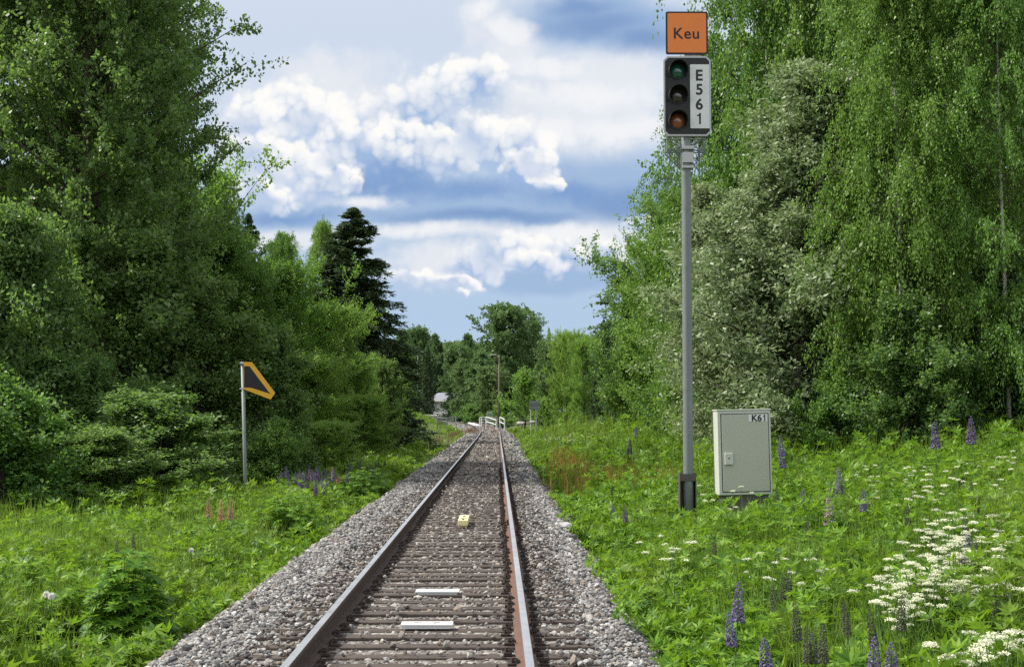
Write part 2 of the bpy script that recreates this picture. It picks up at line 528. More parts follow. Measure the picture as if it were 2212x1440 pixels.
M['concrete'] = solid('concrete', (.26, .25, .23), 0.9, var=.2, scale=5, bump=.4)
M['balise'] = solid('yellow balise', (.66, .58, .30), 0.55, var=.1, scale=9, dirt=(.4, .34, .22), dirt_amt=.5)
M['wood'] = solid('pole wood', (.13, .10, .07), 0.85, var=.25, scale=4)
M['roof'] = solid('grey roof', (.20, .21, .24), 0.8, var=.15, scale=2)
M['wall'] = solid('white boarding', (.8, .8, .8), 0.7, var=.05, scale=3)
M['wall2'] = solid('grey blue boarding', (.42, .45, .50), 0.7, var=.08, scale=3)
M['window'] = solid('window glass', (.05, .06, .07), 0.15, var=.1)
M['rock'] = solid('pale boulder', (.38, .37, .35), 0.9, var=.3, scale=3, bump=.6)


def lens_mat(name, c):
    m, t, b = base_mat(name)
    b.inputs['Base Color'].default_value = (*c, 1)
    b.inputs['Roughness'].default_value = 0.12
    b.inputs['Coat Weight'].default_value = 0.6
    return m


M['lens_green'] = lens_mat('green lens', (.010, .10, .07))
M['lens_dark'] = lens_mat('dark lens', (.035, .03, .03))
M['lens_orange'] = lens_mat('amber lens', (.26, .07, .03))


def ground_mat():
    m, t, b = base_mat('meadow soil')
    g = t.n.new('ShaderNodeTexCoord').outputs['Object']
    n1 = t.noise(g, 0.5, 6, 0.65); n2 = t.noise(g, 5, 8, 0.7)
    cc = t.mix(n2, (.045, .06, .016), (.085, .10, .03))
    cc = t.mix(t.step(n1, 0.52, 0.68), cc, (.12, .085, .045))
    dd = t.vec('LENGTH', t.vec('MULTIPLY', t.vec('SUBTRACT', g, (-4.25, 12.4, -.7)), (1 / .85, 1 / 1.5, 0)))
    f = t.step(t.math('ADD', dd, t.math('MULTIPLY', t.math('SUBTRACT', t.noise(g, 2.2, 8, .7), .5), 2.2)), 1.35, .5)
    cc = t.mix(f, cc, t.mix(n2, (.20, .13, .075), (.42, .30, .19)))
    t.put(b.inputs['Base Color'], cc)
    b.inputs['Roughness'].default_value = 0.95
    bn = t.n.new('ShaderNodeBump'); bn.inputs['Strength'].default_value = .8; bn.inputs['Distance'].default_value = .05
    t.put(bn.inputs['Height'], n2); t.l.new(bn.outputs[0], b.inputs['Normal'])
    return m


def gravel_bed_mat():
    m, t, b = base_mat('ballast bed')
    g = t.n.new('ShaderNodeTexCoord').outputs['Object']
    v = t.n.new('ShaderNodeTexVoronoi'); v.inputs['Scale'].default_value = 16; t.put(v.inputs['Vector'], g)
    sx = t.n.new('ShaderNodeSeparateXYZ'); t.l.new(v.outputs['Color'], sx.inputs[0])
    cc = t.ramp(sx.outputs[0], [(0, (.07, .06, .05)), (.5, (.16, .145, .13)), (1, (.3, .28, .25))])
    t.put(b.inputs['Base Color'], cc); b.inputs['Roughness'].default_value = .95
    bn = t.n.new('ShaderNodeBump'); bn.inputs['Strength'].default_value = 1; bn.inputs['Distance'].default_value = .05
    bn.invert = True
    t.put(bn.inputs['Height'], v.outputs['Distance']); t.l.new(bn.outputs[0], b.inputs['Normal'])
    return m


def stone_mat():
    m, t, b = base_mat('crushed stone')
    gi = t.n.new('ShaderNodeNewGeometry')
    g = t.n.new('ShaderNodeTexCoord').outputs['Object']
    r = gi.outputs['Random Per Island']
    grey = t.ramp(r, [(0, (.05, .05, .052)), (.25, (.145, .143, .14)), (.5, (.26, .252, .24)), (.62, (.19, .155, .12)), (.75, (.29, .283, .268)), (.93, (.44, .43, .41)), (1, (.08, .076, .07))])
    brown = t.ramp(r, [(0, (.065, .055, .047)), (.3, (.15, .12, .10)), (.55, (.25, .205, .155)), (.75, (.16, .108, .075)), (.9, (.38, .34, .28)), (1, (.11, .10, .09))])
    s = t.n.new('ShaderNodeSeparateXYZ'); t.l.new(g, s.inputs[0])
    d = t.math('ABSOLUTE', t.math('ADD', s.outputs[0], 0.583))
    f = t.step(t.math('ADD', d, t.math('MULTIPLY', t.math('SUBTRACT', t.noise(g, .8, 3), .5), .7)), 1.35, .8)
    cc = t.mix(t.math('MULTIPLY', f, .38), grey, brown)
    sp_ = t.noise(g, 60, 3, .6)
    cc = t.mix(t.math('MULTIPLY', t.step(sp_, .5, .7), .35), cc, (.2, .18, .16))
    t.put(b.inputs['Base Color'], cc); b.inputs['Roughness'].default_value = .85
    b.inputs['Specular IOR Level'].default_value = .25
    return m


M['soil'] = ground_mat(); M['bed'] = gravel_bed_mat(); M['stone'] = stone_mat()

# ------------------------------------------------------------------ ground and track bed
ds = np.array(sorted(set([-600, -400, -250, -150, -100, -60, -45, -30, -22] + list(np.arange(-18, -2.9, .6)) + [-2.75, -2.45, -2.1, -1.85, 0, 1.65, 1.9, 2.15] + list(np.arange(2.6, 18, .6)) + [20, 25, 32, 45, 60, 100, 150, 250, 400, 600])))
yl = np.array(list(np.arange(-30, 60, .8)) + list(np.arange(60, 160, 2)) + list(np.arange(160, 300, 6)) + [320, 360, 420, 520, 700, 1000, 1400])
gd, gy = np.meshgrid(ds, yl)
gx = gd + xc(np.minimum(gy, 230))
gz = ground_z(gx, np.minimum(gy, 230))
inside = (gd > -2.5) & (gd < 2.2)
gz = np.where(inside, gz - 0.06, gz)
nx, ny = len(ds), len(yl)
ii = (np.arange(ny - 1)[:, None] * nx + np.arange(nx - 1)[None, :]).ravel()
g_ob = mesh_obj('ground', np.stack([gx, gy, gz], -1).reshape(-1, 3), np.stack([ii, ii + 1, ii + nx + 1, ii + nx], -1), M['soil'], smooth=True)
tag(g_ob, 'soil under the meadow on both sides of the railway track', 'ground', kind='structure')

bd = np.array([-2.62, -2.45, -1.85, -.8, .8, 1.65, 2.15, 2.3])
by = np.array(list(np.arange(-10, 100, 2)) + list(np.arange(100, 226, 3)))
d2, y2 = np.meshgrid(bd, by)
x2 = d2 + xc(y2)
z2 = ground_z(x2, y2) - np.where((d2 < -2.5) | (d2 > 2.2), .12, 0)
nx, ny = len(bd), len(by)
ii = (np.arange(ny - 1)[:, None] * nx + np.arange(nx - 1)[None, :]).ravel()
b_ob = mesh_obj('ballast_bed', np.stack([x2, y2, z2], -1).reshape(-1, 3), np.stack([ii, ii + 1, ii + nx + 1, ii + nx], -1), M['bed'], smooth=True)
tag(b_ob, 'raised gravel bed that carries the railway track', 'track bed', kind='structure')

rng = np.random.default_rng(7)

# ------------------------------------------------------------------ crushed stone
SL0, SLP, SLW = 8.0, 0.42, 0.17                   # first sleeper, spacing, width
RAILS = (-0.798, 0.798)


def ico():
    p = (1 + 5 ** .5) / 2
    v = np.array([(-1, p, 0), (1, p, 0), (-1, -p, 0), (1, -p, 0), (0, -1, p), (0, 1, p), (0, -1, -p), (0, 1, -p), (p, 0, -1), (p, 0, 1), (-p, 0, -1), (-p, 0, 1)], float)
    f = np.array([(0, 11, 5), (0, 5, 1), (0, 1, 7), (0, 7, 10), (0, 10, 11), (1, 5, 9), (5, 11, 4), (11, 10, 2), (10, 7, 6), (7, 1, 8), (3, 9, 4), (3, 4, 2), (3, 2, 6), (3, 6, 8), (3, 8, 9), (4, 9, 5), (2, 4, 11), (6, 2, 10), (8, 6, 7), (9, 8, 1)])
    return v / np.linalg.norm(v[0]), f


def rand_rot(n, rng):
    q = rng.normal(size=(n, 4)); q /= np.linalg.norm(q, axis=1, keepdims=True)
    a, b, c_, d = q.T
    return np.stack([1 - 2 * (c_ * c_ + d * d), 2 * (b * c_ - a * d), 2 * (b * d + a * c_), 2 * (b * c_ + a * d), 1 - 2 * (b * b + d * d), 2 * (c_ * d - a * b), 2 * (b * d - a * c_), 2 * (c_ * d + a * b), 1 - 2 * (b * b + c_ * c_)], -1).reshape(n, 3, 3)


def stones(y0, y1, dens, size, rng):
    n = int((y1 - y0) * 4.9 * dens)
    d = rng.uniform(-2.68, 2.3, n); y = rng.uniform(y0, y1, n)
    ph = ((y - SL0) / SLP) % 1.0
    on = (ph < SLW / SLP) & (np.abs(d) < 1.36)
    keep = ~(on & (rng.random(n) < np.where(np.abs(d) > .92, .55, .935)))
    for r_ in RAILS: keep &= np.abs(d - r_) > .13
    edge = np.clip(np.minimum(d + 2.7, 2.3 - d) / .35, 0, 1)
    keep &= rng.random(n) < .25 + .75 * edge
    d, y, on = d[keep], y[keep], on[keep]
    x = d + xc(y)
    s = size * np.exp(rng.normal(0, .28, len(d)))
    z = ground_z(x, y) + s * rng.uniform(-.1, .55, len(d)) + np.where(on, .035, .0)
    crib = (np.abs(d) < 1.36)
    z = z - np.where(crib & ~on, .022, 0)
    v, f = ico()
    n = len(d)
    jit = v[None] * (1 + rng.uniform(-.38, .25, (n, 12, 1))) * (rng.uniform(.55, 1.15, (n, 1, 3)))
    vv = np.einsum('nij,nkj->nki', rand_rot(n, rng), jit) * s[:, None, None] * .62
    vv[:, :, 2] *= .8
    vv += np.stack([x, y, z], -1)[:, None]
    ff = f[None] + (np.arange(n) * 12)[:, None, None]
    return vv.reshape(-1, 3), ff.reshape(-1, 3)


V, Fc, o = [], [], 0
for (a, b, dn, s) in ((9, 20, 1050, .033), (20, 36, 600, .040), (36, 62, 260, .058), (62, 118, 90, .09), (118, 170, 40, .12)):
    v, f = stones(a, b, dn, s, rng)
    V.append(v); Fc.append(f + o); o += len(v)
st = mesh_obj('ballast_stones', np.concatenate(V), np.concatenate(Fc), M['stone'])
tag(st, 'crushed grey and brown ballast stones spread along the track', 'gravel', kind='stuff')

# ------------------------------------------------------------------ sleepers, fastenings
def make_sleeper(var, with_clips):
    t = empty('sleeper', (0, 0, 0), 'weathered brown sleeper with rail fastenings, partly buried in ballast', 'sleeper', 'sleepers under the rails')
    r_ = random.Random(var)
    m = MB()
    xs = [-1.34, -1.0, -.5, 0, .5, 1.0, 1.34]
    for i in range(6):
        pass
    m.box(-1.34, 1.34, 0, SLW, -.14, 0, bev=.012)
    o = m.build('timber', M['sleeper'], t)
    for v in o.data.vertices:
        v.co.z += .006 * math.sin(v.co.x * 5 + var * 2)
        v.co.y += .006 * math.sin(v.co.x * 3 + var)
    if with_clips:
        for rx in RAILS:
            for s in (-1, 1):
                q = MB()
                q.box(rx + s * .085, rx + s * .155, .035, .135, .0, .022, bev=.004)
                q.tube([(rx + s * .12, .085, .02), (rx + s * .12, .085, .058)], .017, 6)
                q.tube([(rx + s * .07, .06, .03), (rx + s * .10, .055, .046), (rx + s * .13, .085, .04), (rx + s * .10, .115, .046), (rx + s * .07, .11, .03)], .009, 5)
                q.build('rail_clip', M['clip'], t)
    return t


near = [make_sleeper(k, True) for k in range(3)]
farS = [make_sleeper(k + 5, False) for k in range(2)]
SLEEPER_TOP = -0.168
k = 0
yy = SL0
used = set()
rr = random.Random(3)
plate_ys = (at(944, 1285, 10)[1],)
while yy < 104:
    src = near[k % 3] if yy < 44 else farS[k % 2]
    if src.name in used: o = copy_tree(src)
    else: o = src; used.add(src.name)
    o.location = (float(xc(yy)) + rr.uniform(-.03, .03), yy, SLEEPER_TOP + rr.uniform(-.008, .004))
    o.rotation_euler = (0, 0, rr.uniform(-.006, .006))
    if yy >= 44: o['label'] = 'far sleeper crossing the stony track towards the bend'
    yy += SLP; k += 1

# ------------------------------------------------------------------ rails
prof = [(-.075, -.165), (.075, -.165), (.075, -.153), (.012, -.136), (.009, -.05), (.034, -.038), (.036, -.012), (.028, -.001), (.0, .0), (-.028, -.001), (-.036, -.012), (-.034, -.038), (-.009, -.05), (-.012, -.136), (-.075, -.153)]
ry = [4, 8, 12, 20, 40, 70, 95] + list(np.arange(100, 226, 4.0))
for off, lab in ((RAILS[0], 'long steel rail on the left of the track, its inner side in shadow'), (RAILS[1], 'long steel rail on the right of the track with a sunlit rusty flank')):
    vs = []
    for y in ry:
        for (px_, pz_) in prof: vs.append((float(xc(y)) + off + px_, y, float(zc(y)) + pz_))
    n = len(prof)
    fs, fm = [], []
    for i in range(len(ry) - 1):
        for j in range(n):
            fs.append((i * n + j, i * n + (j + 1) % n, (i + 1) * n + (j + 1) % n, (i + 1) * n + j))
            fm.append(1 if j in (7, 8) else (0))
    fs.append(tuple(range(n))); fm.append(0)
    fs.append(tuple(range((len(ry) - 1) * n, len(ry) * n))); fm.append(0)
    o = mesh_obj('rail', vs, fs, [M['rust_sunlit'] if off > 0 else M['rust'], M['railtop']], None, fm)
    bm = bmesh.new(); bm.from_mesh(o.data); bmesh.ops.recalc_face_normals(bm, faces=bm.faces[:]); bm.to_mesh(o.data); bm.free()
    tag(o, lab, 'rail', 'the two rails')
    if off > 0:
        yb = 2900 * 1.66 / (1112 - 893)
        q = MB()
        q.box(TRACK_X + off - .062, TRACK_X + off - .013, yb - .35, yb + .35, -.13, -.055, bev=.008)
        for e in (-.25, -.08, .08, .25):
            q.tube([(TRACK_X + off - .09, yb + e, -.095), (TRACK_X + off - .05, yb + e, -.095)], .018, 6)
        q.build('joint_bar', M['rust_sunlit'], o)

# ------------------------------------------------------------------ things between the rails
def near_sleeper(y): return SL0 + round((y - SL0) / SLP) * SLP


for (x0, x1, py, lab) in ((897, 992, 1283, 'white metal plate with slots, the farther of two on the sleepers'), (865, 978, 1357, 'white metal plate with slots, the nearer of two on the sleepers')):
    y = near_sleeper(2900 * 1.79 / (py - 893))
    xa = at(x0, py, y).x; xb = at(x1, py, y).x
    t = empty('sleeper_plate', ((xa + xb) / 2, y + .02, SLEEPER_TOP + .004), lab, 'plate', 'white plates on the sleepers')
    hw = (xb - xa) / 2
    m = MB(); m.box(-hw, hw, 0, .16, 0.022, .04, bev=.004); m.box(-hw + .02, hw - .02, .012, .14, 0, .022)
    m.build('plate', M['white'], t)
    for sx_ in (-.35, .35):
        q = MB(); q.box(hw * sx_ - .03, hw * sx_ + .03, .07, .095, .036, .0425)
        q.build('slot', M['black'], t)

yb = near_sleeper(2900 * 1.72 / (1127 - 893))
t = empty('balise', (at(1000, 1120, yb).x, yb, SLEEPER_TOP + .002), 'small yellow box-shaped balise lying between the rails', 'balise')
m = MB(); m.box(-.08, .08, 0, 1.15, .03, .115, bev=.012); m.box(-.06, .06, .05, .95, 0, .03)
m.build('housing', M['balise'], t)
q = MB(); q.box(-.045, .045, .30, .42, .113, .1175); q.build('label_plate', M['darksteel'], t)
for e in (.1, .75):
    q = MB(); q.tube([(0, e, .105), (0, e, .127)], .018, 8); q.build('bolt', M['clip'], t)

v, f = ico()
o = mesh_obj('flat_stone', v * np.array([.19, .13, .07]) * (1 + .1 * np.sin(np.arange(12) * 3.1))[:, None], f, M['rock'])
gy_ = 2900 * 2.0 / (1160 - 893); gx_ = at(1226, 1160, gy_).x
o.location = (gx_, gy_, float(ground_z(gx_, gy_)) + .07); o.rotation_euler = (0.1, .15, .3)
tag(o, 'pale flat stone lying where the gravel meets the right meadow', 'stone')

# ------------------------------------------------------------------ signal
SD = 23.5
def sg(px, py):
    p = at(px, py, SD); return p.x, p.z
bx, bz = sg(1485, 1092)
bz = float(ground_z(bx, SD))
PXM = FPX / SD
sig = empty('railway_signal', (bx, SD, bz), 'tall grey signal mast with three unlit lamps, an orange sign and a white number plate', 'signal')
def L(px, py):
    x, z = sg(px, py); return x - bx, z - bz
m = MB()
m.tube([(L(1487, 1040)[0], 0, 0.05), (L(1487, 1040)[0], 0, L(0, 1030)[1]), (L(1482, 360)[0], 0, L(0, 355)[1]), (L(1481, 40)[0], 0.05, L(0, 60)[1])], [.092, .09, .084, .07], 20)
m.build('mast', M['galv'], sig, True)
m = MB()
zt = L(0, 1022)[1]
m.box(-.145, -.132, -.10, .10, -.1, zt); m.box(.132, .145, -.10, .10, -.1, zt)
m.box(-.132, .132, .085, .10, -.1, zt - .004); m.box(-.132, .132, -.108, -.097, zt - .13, zt - .01)
m.build('base_channel', M['darksteel'], sig)
m = MB(); m.box(-.35, .35, -.35, .35, -.4, .03, bev=.02); m.build('footing', M['concrete'], sig)
# bracket
m = MB()
zl, zh = L(0, 358)[1], L(0, 300)[1]
cxm = L(1482, 0)[0]
for (a, b) in (((1440, 330), (1440, 297)), ((1522, 330), (1522, 297)), ((1440, 326), (1470, 318)), ((1522, 326), (1496, 318)), ((1440, 330), (1470, 360)), ((1522, 330), (1496, 360)), ((1442, 298), (1472, 314)), ((1522, 298), (1494, 314)), ((1470, 316), (1470, 362)), ((1496, 316), (1496, 362)), ((1440, 326), (1522, 326)), ((1436, 297), (1528, 297))):
    pa, pb = L(*a), L(*b)
    for dy in (-.06, .16):
        m.tube([(pa[0], dy, pa[1]), (pb[0], dy, pb[1])], .011, 6)
for px_ in (1440, 1522, 1470, 1496):
    pa = L(px_, 326); m.tube([(pa[0], -.06, pa[1]), (pa[0], .16, pa[1])], .011, 6)
m.build('bracket', M['galv'], sig)
m = MB()
m.box(cxm - .11, cxm + .11, -.11, .11, L(0, 321)[1], L(0, 314)[1]); m.box(cxm - .10, cxm + .10, -.12, .12, L(0, 362)[1], L(0, 357)[1]); m.box(cxm - .095, cxm + .095, -.11, .09, L(0, 350)[1], L(0, 328)[1])
m.build('clamp', M['greysteel'], sig)


def octo(x0, x1, z0, z1, ch): return [(x0 + ch, z0), (x1 - ch, z0), (x1, z0 + ch), (x1, z1 - ch), (x1 - ch, z1), (x0 + ch, z1), (x0, z1 - ch), (x0, z0 + ch)]


x0, z1 = L(1431, 126); x1, z0 = L(1534, 297)
FR = -.13                                        # board plane in front of the mast
bd_ = MB(); bd_.prism(octo(x0, x1, z0, z1, .07), FR, FR + .03)
board = bd_.build('backboard', M['greysteel'], sig)
m = MB(); m.prism(octo(x0 + .028, x1 - .028, z0 + .028, z1 - .028, .06), FR - .004, FR - .001)
m.build('black_face', M['black'], board)
xa, za = L(1489, 281); xb, zb = L(1529, 144)
m = MB(); m.prism(octo(xa, xb, za, zb, .012), FR - .012, FR - .005)
npl = m.build('number_plate', M['white'], sig)
for ch, py in (('E', 167), ('5', 197.5), ('6', 229), ('1', 260)):
    p = L(1508, py)
    if ch == '1': digit_one(.2, M['blackink'], npl, (p[0], FR - .0145, p[1])); continue
    text_mesh(ch, .268, M['blackink'], npl, (p[0], FR - .0145, p[1]), bold=.006)
for py, mk in ((158, 'lens_green'), (211, 'lens_dark'), (265, 'lens_orange')):
    p = L(1461, py)
    r0 = .128
    # domed lens
    vs, fs = [], []
    rings, seg = 5, 24
    for i in range(rings + 1):
        a = i / rings * math.pi / 2
        for k_ in range(seg):
            q = 2 * math.pi * k_ / seg
            vs.append((p[0] + r0 * math.sin(a) * math.cos(q), FR - .02 - .05 * math.cos(a), p[1] + r0 * math.sin(a) * math.sin(q)))
    for i in range(rings):
        for k_ in range(seg): fs.append((i * seg + k_, i * seg + (k_ + 1) % seg, (i + 1) * seg + (k_ + 1) % seg, (i + 1) * seg + k_))
    lamp = MB()
    lamp.tube([(p[0], FR - .0045, p[1]), (p[0], FR - .022, p[1])], .152, 28)
    lo = lamp.build('lamp', M['black'], sig)
    ln = mesh_obj('lens', vs, fs, M[mk], lo, smooth=True)
    # visor: open sheet round the upper two thirds, longer at the top
    vs, fs = [], []
    N = 26
    for i in range(N + 1):
        a = R(-35) + R(250) * i / N
        ln_ = .06 + .22 * max(0, math.sin((i / N) * math.pi)) ** .7
        for rr_, yy_ in ((.165, FR - .002), (.165, FR - ln_), (.158, FR - ln_), (.158, FR - .002)):
            vs.append((p[0] + rr_ * math.cos(a), yy_, p[1] + rr_ * math.sin(a) - (.02 if yy_ < FR - .05 else 0)))
    for i in range(N):
        for j in range(4):
            fs.append((i * 4 + j, i * 4 + (j + 1) % 4, i * 4 + 4 + (j + 1) % 4, i * 4 + 4 + j))
    fs.append((0, 1, 2, 3)); fs.append((N * 4 + 3, N * 4 + 2, N * 4 + 1, N * 4))
    mesh_obj('visor', vs, fs, M['black'], lo)
# orange station sign
x0, z1 = L(1436, 30); x1, z0 = L(1527, 122)
m = MB(); m.prism(octo(x0, x1, z0, z1, .022), FR, FR + .025)
ks = m.build('station_sign', M['blackink'], sig)
m = MB(); m.prism(octo(x0 + .03, x1 - .03, z0 + .03, z1 - .03, .016), FR - .004, FR - .001); m.build('orange_face', M['orange'], ks)
p = L(1480.5, 77); text_mesh('Keu', .278, M['blackink'], ks, (p[0], FR - .006, p[1]), bold=.003, spacing=1.08)
m = MB(); m.box(cxm - .05, cxm + .25, FR + .03, FR + .06, L(0, 128)[1] - .01, L(0, 121)[1] + .06); m.build('sign_strap', M['greysteel'], sig)

# ------------------------------------------------------------------ cabinet
CD_ = 23.0
pc = at(1613, 1068, CD_)
cabz = float(ground_z(pc.x, CD_))
k_ = CD_ / FPX
cw, chh = 116 * k_, 181 * k_
cab = empty('trackside_cabinet', (pc.x, CD_, cabz), 'pale grey green metal cabinet with one locked door beside the signal mast', 'cabinet')
cab.rotation_euler = (0, R(-1.1), R(2.0))
z0 = pc.z - cabz
hw = cw / 2
m = MB()
m.box(-hw, hw, .0, .42, z0, z0 + chh, bev=.012)
m.box(-hw - .012, hw + .012, -.012, .43, z0 + chh, z0 + chh + .022, bev=.006)
body = m.build('body', M['cablight'], cab)
m = MB(); m.box(-hw + .055, hw - .035, -.006, -.001, z0 + .045, z0 + chh - .05); m.build('door_seal', M['seal'], cab)
m = MB(); m.box(-hw + .068, hw - .048, -.018, -.0065, z0 + .058, z0 + chh - .063, bev=.004)
door = m.build('door', M['cabinet'], cab)
m = MB(); m.box(-hw + .10, -hw + .245, -.06, -.019, z0 + chh * .36, z0 + chh * .36 + .20, bev=.012)
lk = m.build('lock', M['cablight'], door)
m = MB(); m.tube([(-hw + .172, -.063, z0 + chh * .36 + .11), (-hw + .172, -.059, z0 + chh * .36 + .11)], .013, 10); m.build('keyhole', M['seal'], lk)
lx, lz = hw - .17 - .048, z0 + chh - .13
m = MB(); m.box(lx - .165, lx + .155, -.022, -.0185, lz - .062, lz + .062)
pl = m.build('number_plate', M['white'], door)
text_mesh('K6', .155, M['blackink'], pl, (lx - .025, -.0245, lz), bold=.004)
digit_one(.112, M['blackink'], pl, (lx + .105, -.0245, lz))
m = MB(); m.box(-hw + .06, hw - .06, .05, .38, -.3, z0); m.build('plinth', M['darksteel'], cab)

# ------------------------------------------------------------------ yellow and black board
BD = 32.0
pb = at(531, 1082, BD)
bzz = float(ground_z(pb.x, BD))
brd = empty('speed_board', (pb.x, BD, bzz), 'yellow edged black wedge shaped board on a thin grey post', 'track sign')
def LB(px, py):
    p_ = at(px, py, BD); return p_.x - pb.x, p_.z - bzz
tp = LB(524, 781)
m = MB(); m.tube([(0, 0, -.2), LB(531, 1082)[:1] + (0,) + LB(531, 1082)[1:], (tp[0], 0, tp[1])], .045, 12); m.build('post', M['galv'], brd, True)
def zpt(x, y): return LB(480 + x / 4.11, 750 + y / 4.11)
m = MB(); m.prism([zpt(*q) for q in ((196, 130), (268, 132), (475, 405), (435, 462), (198, 372))], -.075, -.05)
pn = m.build('panel', M['yellow'], brd)
m = MB(); m.prism([zpt(*q) for q in ((200, 166), (248, 169), (430, 411), (262, 358), (200, 356))], -.079, -.0755)
m.build('black_field', M['black'], pn)
for yv in (140, 366):
    c_ = zpt(185, yv); m = MB(); m.box(c_[0] - .07, c_[0] + .07, -.065, .055, c_[1] - .02, c_[1] + .02); m.build('clamp', M['greysteel'], brd)

# ------------------------------------------------------------------ trees
def unit(v): return v / np.maximum(np.linalg.norm(v, axis=-1, keepdims=True), 1e-9)


def leaf_quads(P_, A, N_, Ln, Wd):
    S = unit(np.cross(A, N_))
    mid = P_ + A * (Ln * .45)[:, None]
    v = np.stack([P_, mid + S * (Wd * .5)[:, None], P_ + A * Ln[:, None], mid - S * (Wd * .5)[:, None]], 1)
    n = len(P_)
    return v.reshape(-1, 3), np.arange(4 * n).reshape(n, 4)


def tree_parts(seed, Ht, base, Rad, profile, n_limb, rise, droop, n_twig, twig_len, weep, n_leaf, leaf, trunk_r, stems=1, fan=0.35, flat=0.5, hang=0.6, start=0.2, jit=0.08, limb_r=None, uneven=.25, tmin=.55, lead=.8):
    rg = np.random.default_rng(seed)
    t = np.sort(rg.uniform(0, 1, n_limb) ** (.9 if tmin > .2 else 1.25))
    phi = (np.arange(n_limb) * 2.399 + rg.uniform(-.5, .5, n_limb))
    h = Ht * (base + ((0.99 if tmin < .2 else 0.96) - base) * t)
    lobes = 1 + uneven * np.sin(3 * phi + 4 * t + seed) * np.cos(7 * t + seed * 1.7)
    reach = Rad * profile(t) * lobes * (rg.uniform(.62, 1.12, n_limb) if stems == 1 else rg.uniform(.4, 1.0, n_limb) + .45 * (rg.random(n_limb) < .16))
    el = rise(t) + rg.uniform(-.2, .2, n_limb)
    Ll = reach / np.clip(np.cos(el), .35, 1)
    cap = Ht * 1.02 if stems == 1 else Ht * (.60 + .50 * rg.random(n_limb) ** 1.3) * (1 - .30 * np.clip(reach / Rad, 0, 1) ** 2)
    Ll = np.minimum(Ll, np.clip(cap - h, .15 * Rad, None) / np.clip(np.sin(el), .12, 1) + .06 * Rad)
    hx, hy = np.cos(phi), np.sin(phi)
    # stems
    stem = rg.integers(0, stems, n_limb)
    sdir = rg.uniform(0, 6.28, stems) if stems > 1 else np.zeros(1)
    lean = (fan * rg.uniform(.5, 1.1, stems)) if stems > 1 else np.array([.012])
    wobp = rg.uniform(0, 6.28, stems)

    def trunk_at(st_, hh):
        q = hh / Ht
        lx = np.cos(sdir[st_]) * lean[st_] * hh * (1 - .3 * q) + .12 * Rad * .3 * np.sin(q * 5 + wobp[st_]) * q
        ly = np.sin(sdir[st_]) * lean[st_] * hh * (1 - .3 * q) + .12 * Rad * .3 * np.cos(q * 4 + wobp[st_]) * q
        return lx, ly
    bx_, by_ = trunk_at(stem, h)

    def limb_pt(i, s):
        L_ = Ll[i]
        r_ = L_ * np.cos(el[i]) * s
        z_ = h[i] + L_ * np.sin(el[i]) * s - droop * L_ * s * s
        cv = .12 * L_ * np.sin(s * 3 + i)
        return np.stack([bx_[i] + hx[i] * r_ - hy[i] * cv, by_[i] + hy[i] * r_ + hx[i] * cv, z_], -1)
    # twigs
    I = np.repeat(np.arange(n_limb), n_twig)
    s = start + (1 - start) * rg.uniform(0, 1, len(I)) ** .75
    p0 = limb_pt(I, s)
    tg = unit(limb_pt(I, np.minimum(s + .05, 1.05)) - limb_pt(I, s - .02))
    rnd = rg.normal(size=(len(I), 3)); rnd[:, 2] *= flat
    dirs = unit(tg * lead + unit(rnd) * .85)
    scale_t = tmin + (1 - tmin) * np.clip(Ll[I] / Rad, 0.03, 1)
    tl = twig_len * rg.uniform(.5, 1.3, len(I)) * scale_t
    # leaves
    J = np.repeat(np.arange(len(I)), n_leaf)
    u = rg.uniform(0.02, 1, len(J))
    pl_ = p0[J] + dirs[J] * (tl[J] * u)[:, None]
    pl_[:, 2] -= weep * tl[J] * u * u
    pl_ += rg.normal(size=(len(J), 3)) * jit
    ax = unit(rg.normal(size=(len(J), 3)) + dirs[J] * .6 + np.array([0, 0, -hang]))
    nm = unit(rg.normal(size=(len(J), 3)) + np.array([0, 0, .5]))
    ll, lw = leaf
    f_ = rg.uniform(.65, 1.3, len(J))
    if tmin < .2: f_ = f_ * (.25 + .75 * np.clip(scale_t[J] * 3, 0, 1))
    LV, LF = leaf_quads(pl_, ax, nm, ll * f_, lw * f_ * rg.uniform(.8, 1.15, len(J)))
    kz = LV.reshape(-1, 4, 3)[:, :, 2].min(1) > 0.03
    LV = LV.reshape(-1, 4, 3)[kz].reshape(-1, 3); LF = np.arange(len(LV)).reshape(-1, 4)
    # wood
    m = MB()
    for q in range(stems):
        hs = np.linspace(0, 1, 9)
        pts = []
        for a in hs:
            lx, ly = trunk_at(np.array([q]), np.array([a * Ht * .97]))
            pts.append((float(lx[0]), float(ly[0]), a * Ht * .97 - (.3 if a == 0 else 0)))
        tr = trunk_r / math.sqrt(stems)
        m.tube(pts, [tr * (1.25 if a == 0 else 1) * (1 - .92 * a) + .008 for a in hs], 9 if stems == 1 else 6)
    for i in range(n_limb):
        pts = limb_pt(np.full(4, i), np.array([0, .33, .66, 1.0]))
        r0 = (limb_r or trunk_r * .28) * (.35 + .65 * Ll[i] / max(Ll))
        m.tube([tuple(p_) for p_ in pts], [r0, r0 * .75, r0 * .5, r0 * .18], 5, cap=False)
    # fine twigs as slim three-sided rods
    sel = rg.random(len(I)) < .5
    a0 = p0[sel]; d_ = dirs[sel]; l_ = tl[sel]
    n = len(a0)
    pm = a0 + d_ * (l_ * .5)[:, None]; pm[:, 2] -= weep * l_ * .25
    pe = a0 + d_ * l_[:, None]; pe[:, 2] -= weep * l_
    w_ = .012 * (Rad / 4) ** .5
    sd = unit(np.cross(d_, rg.normal(size=(n, 3))))
    s2 = unit(np.cross(d_, sd))
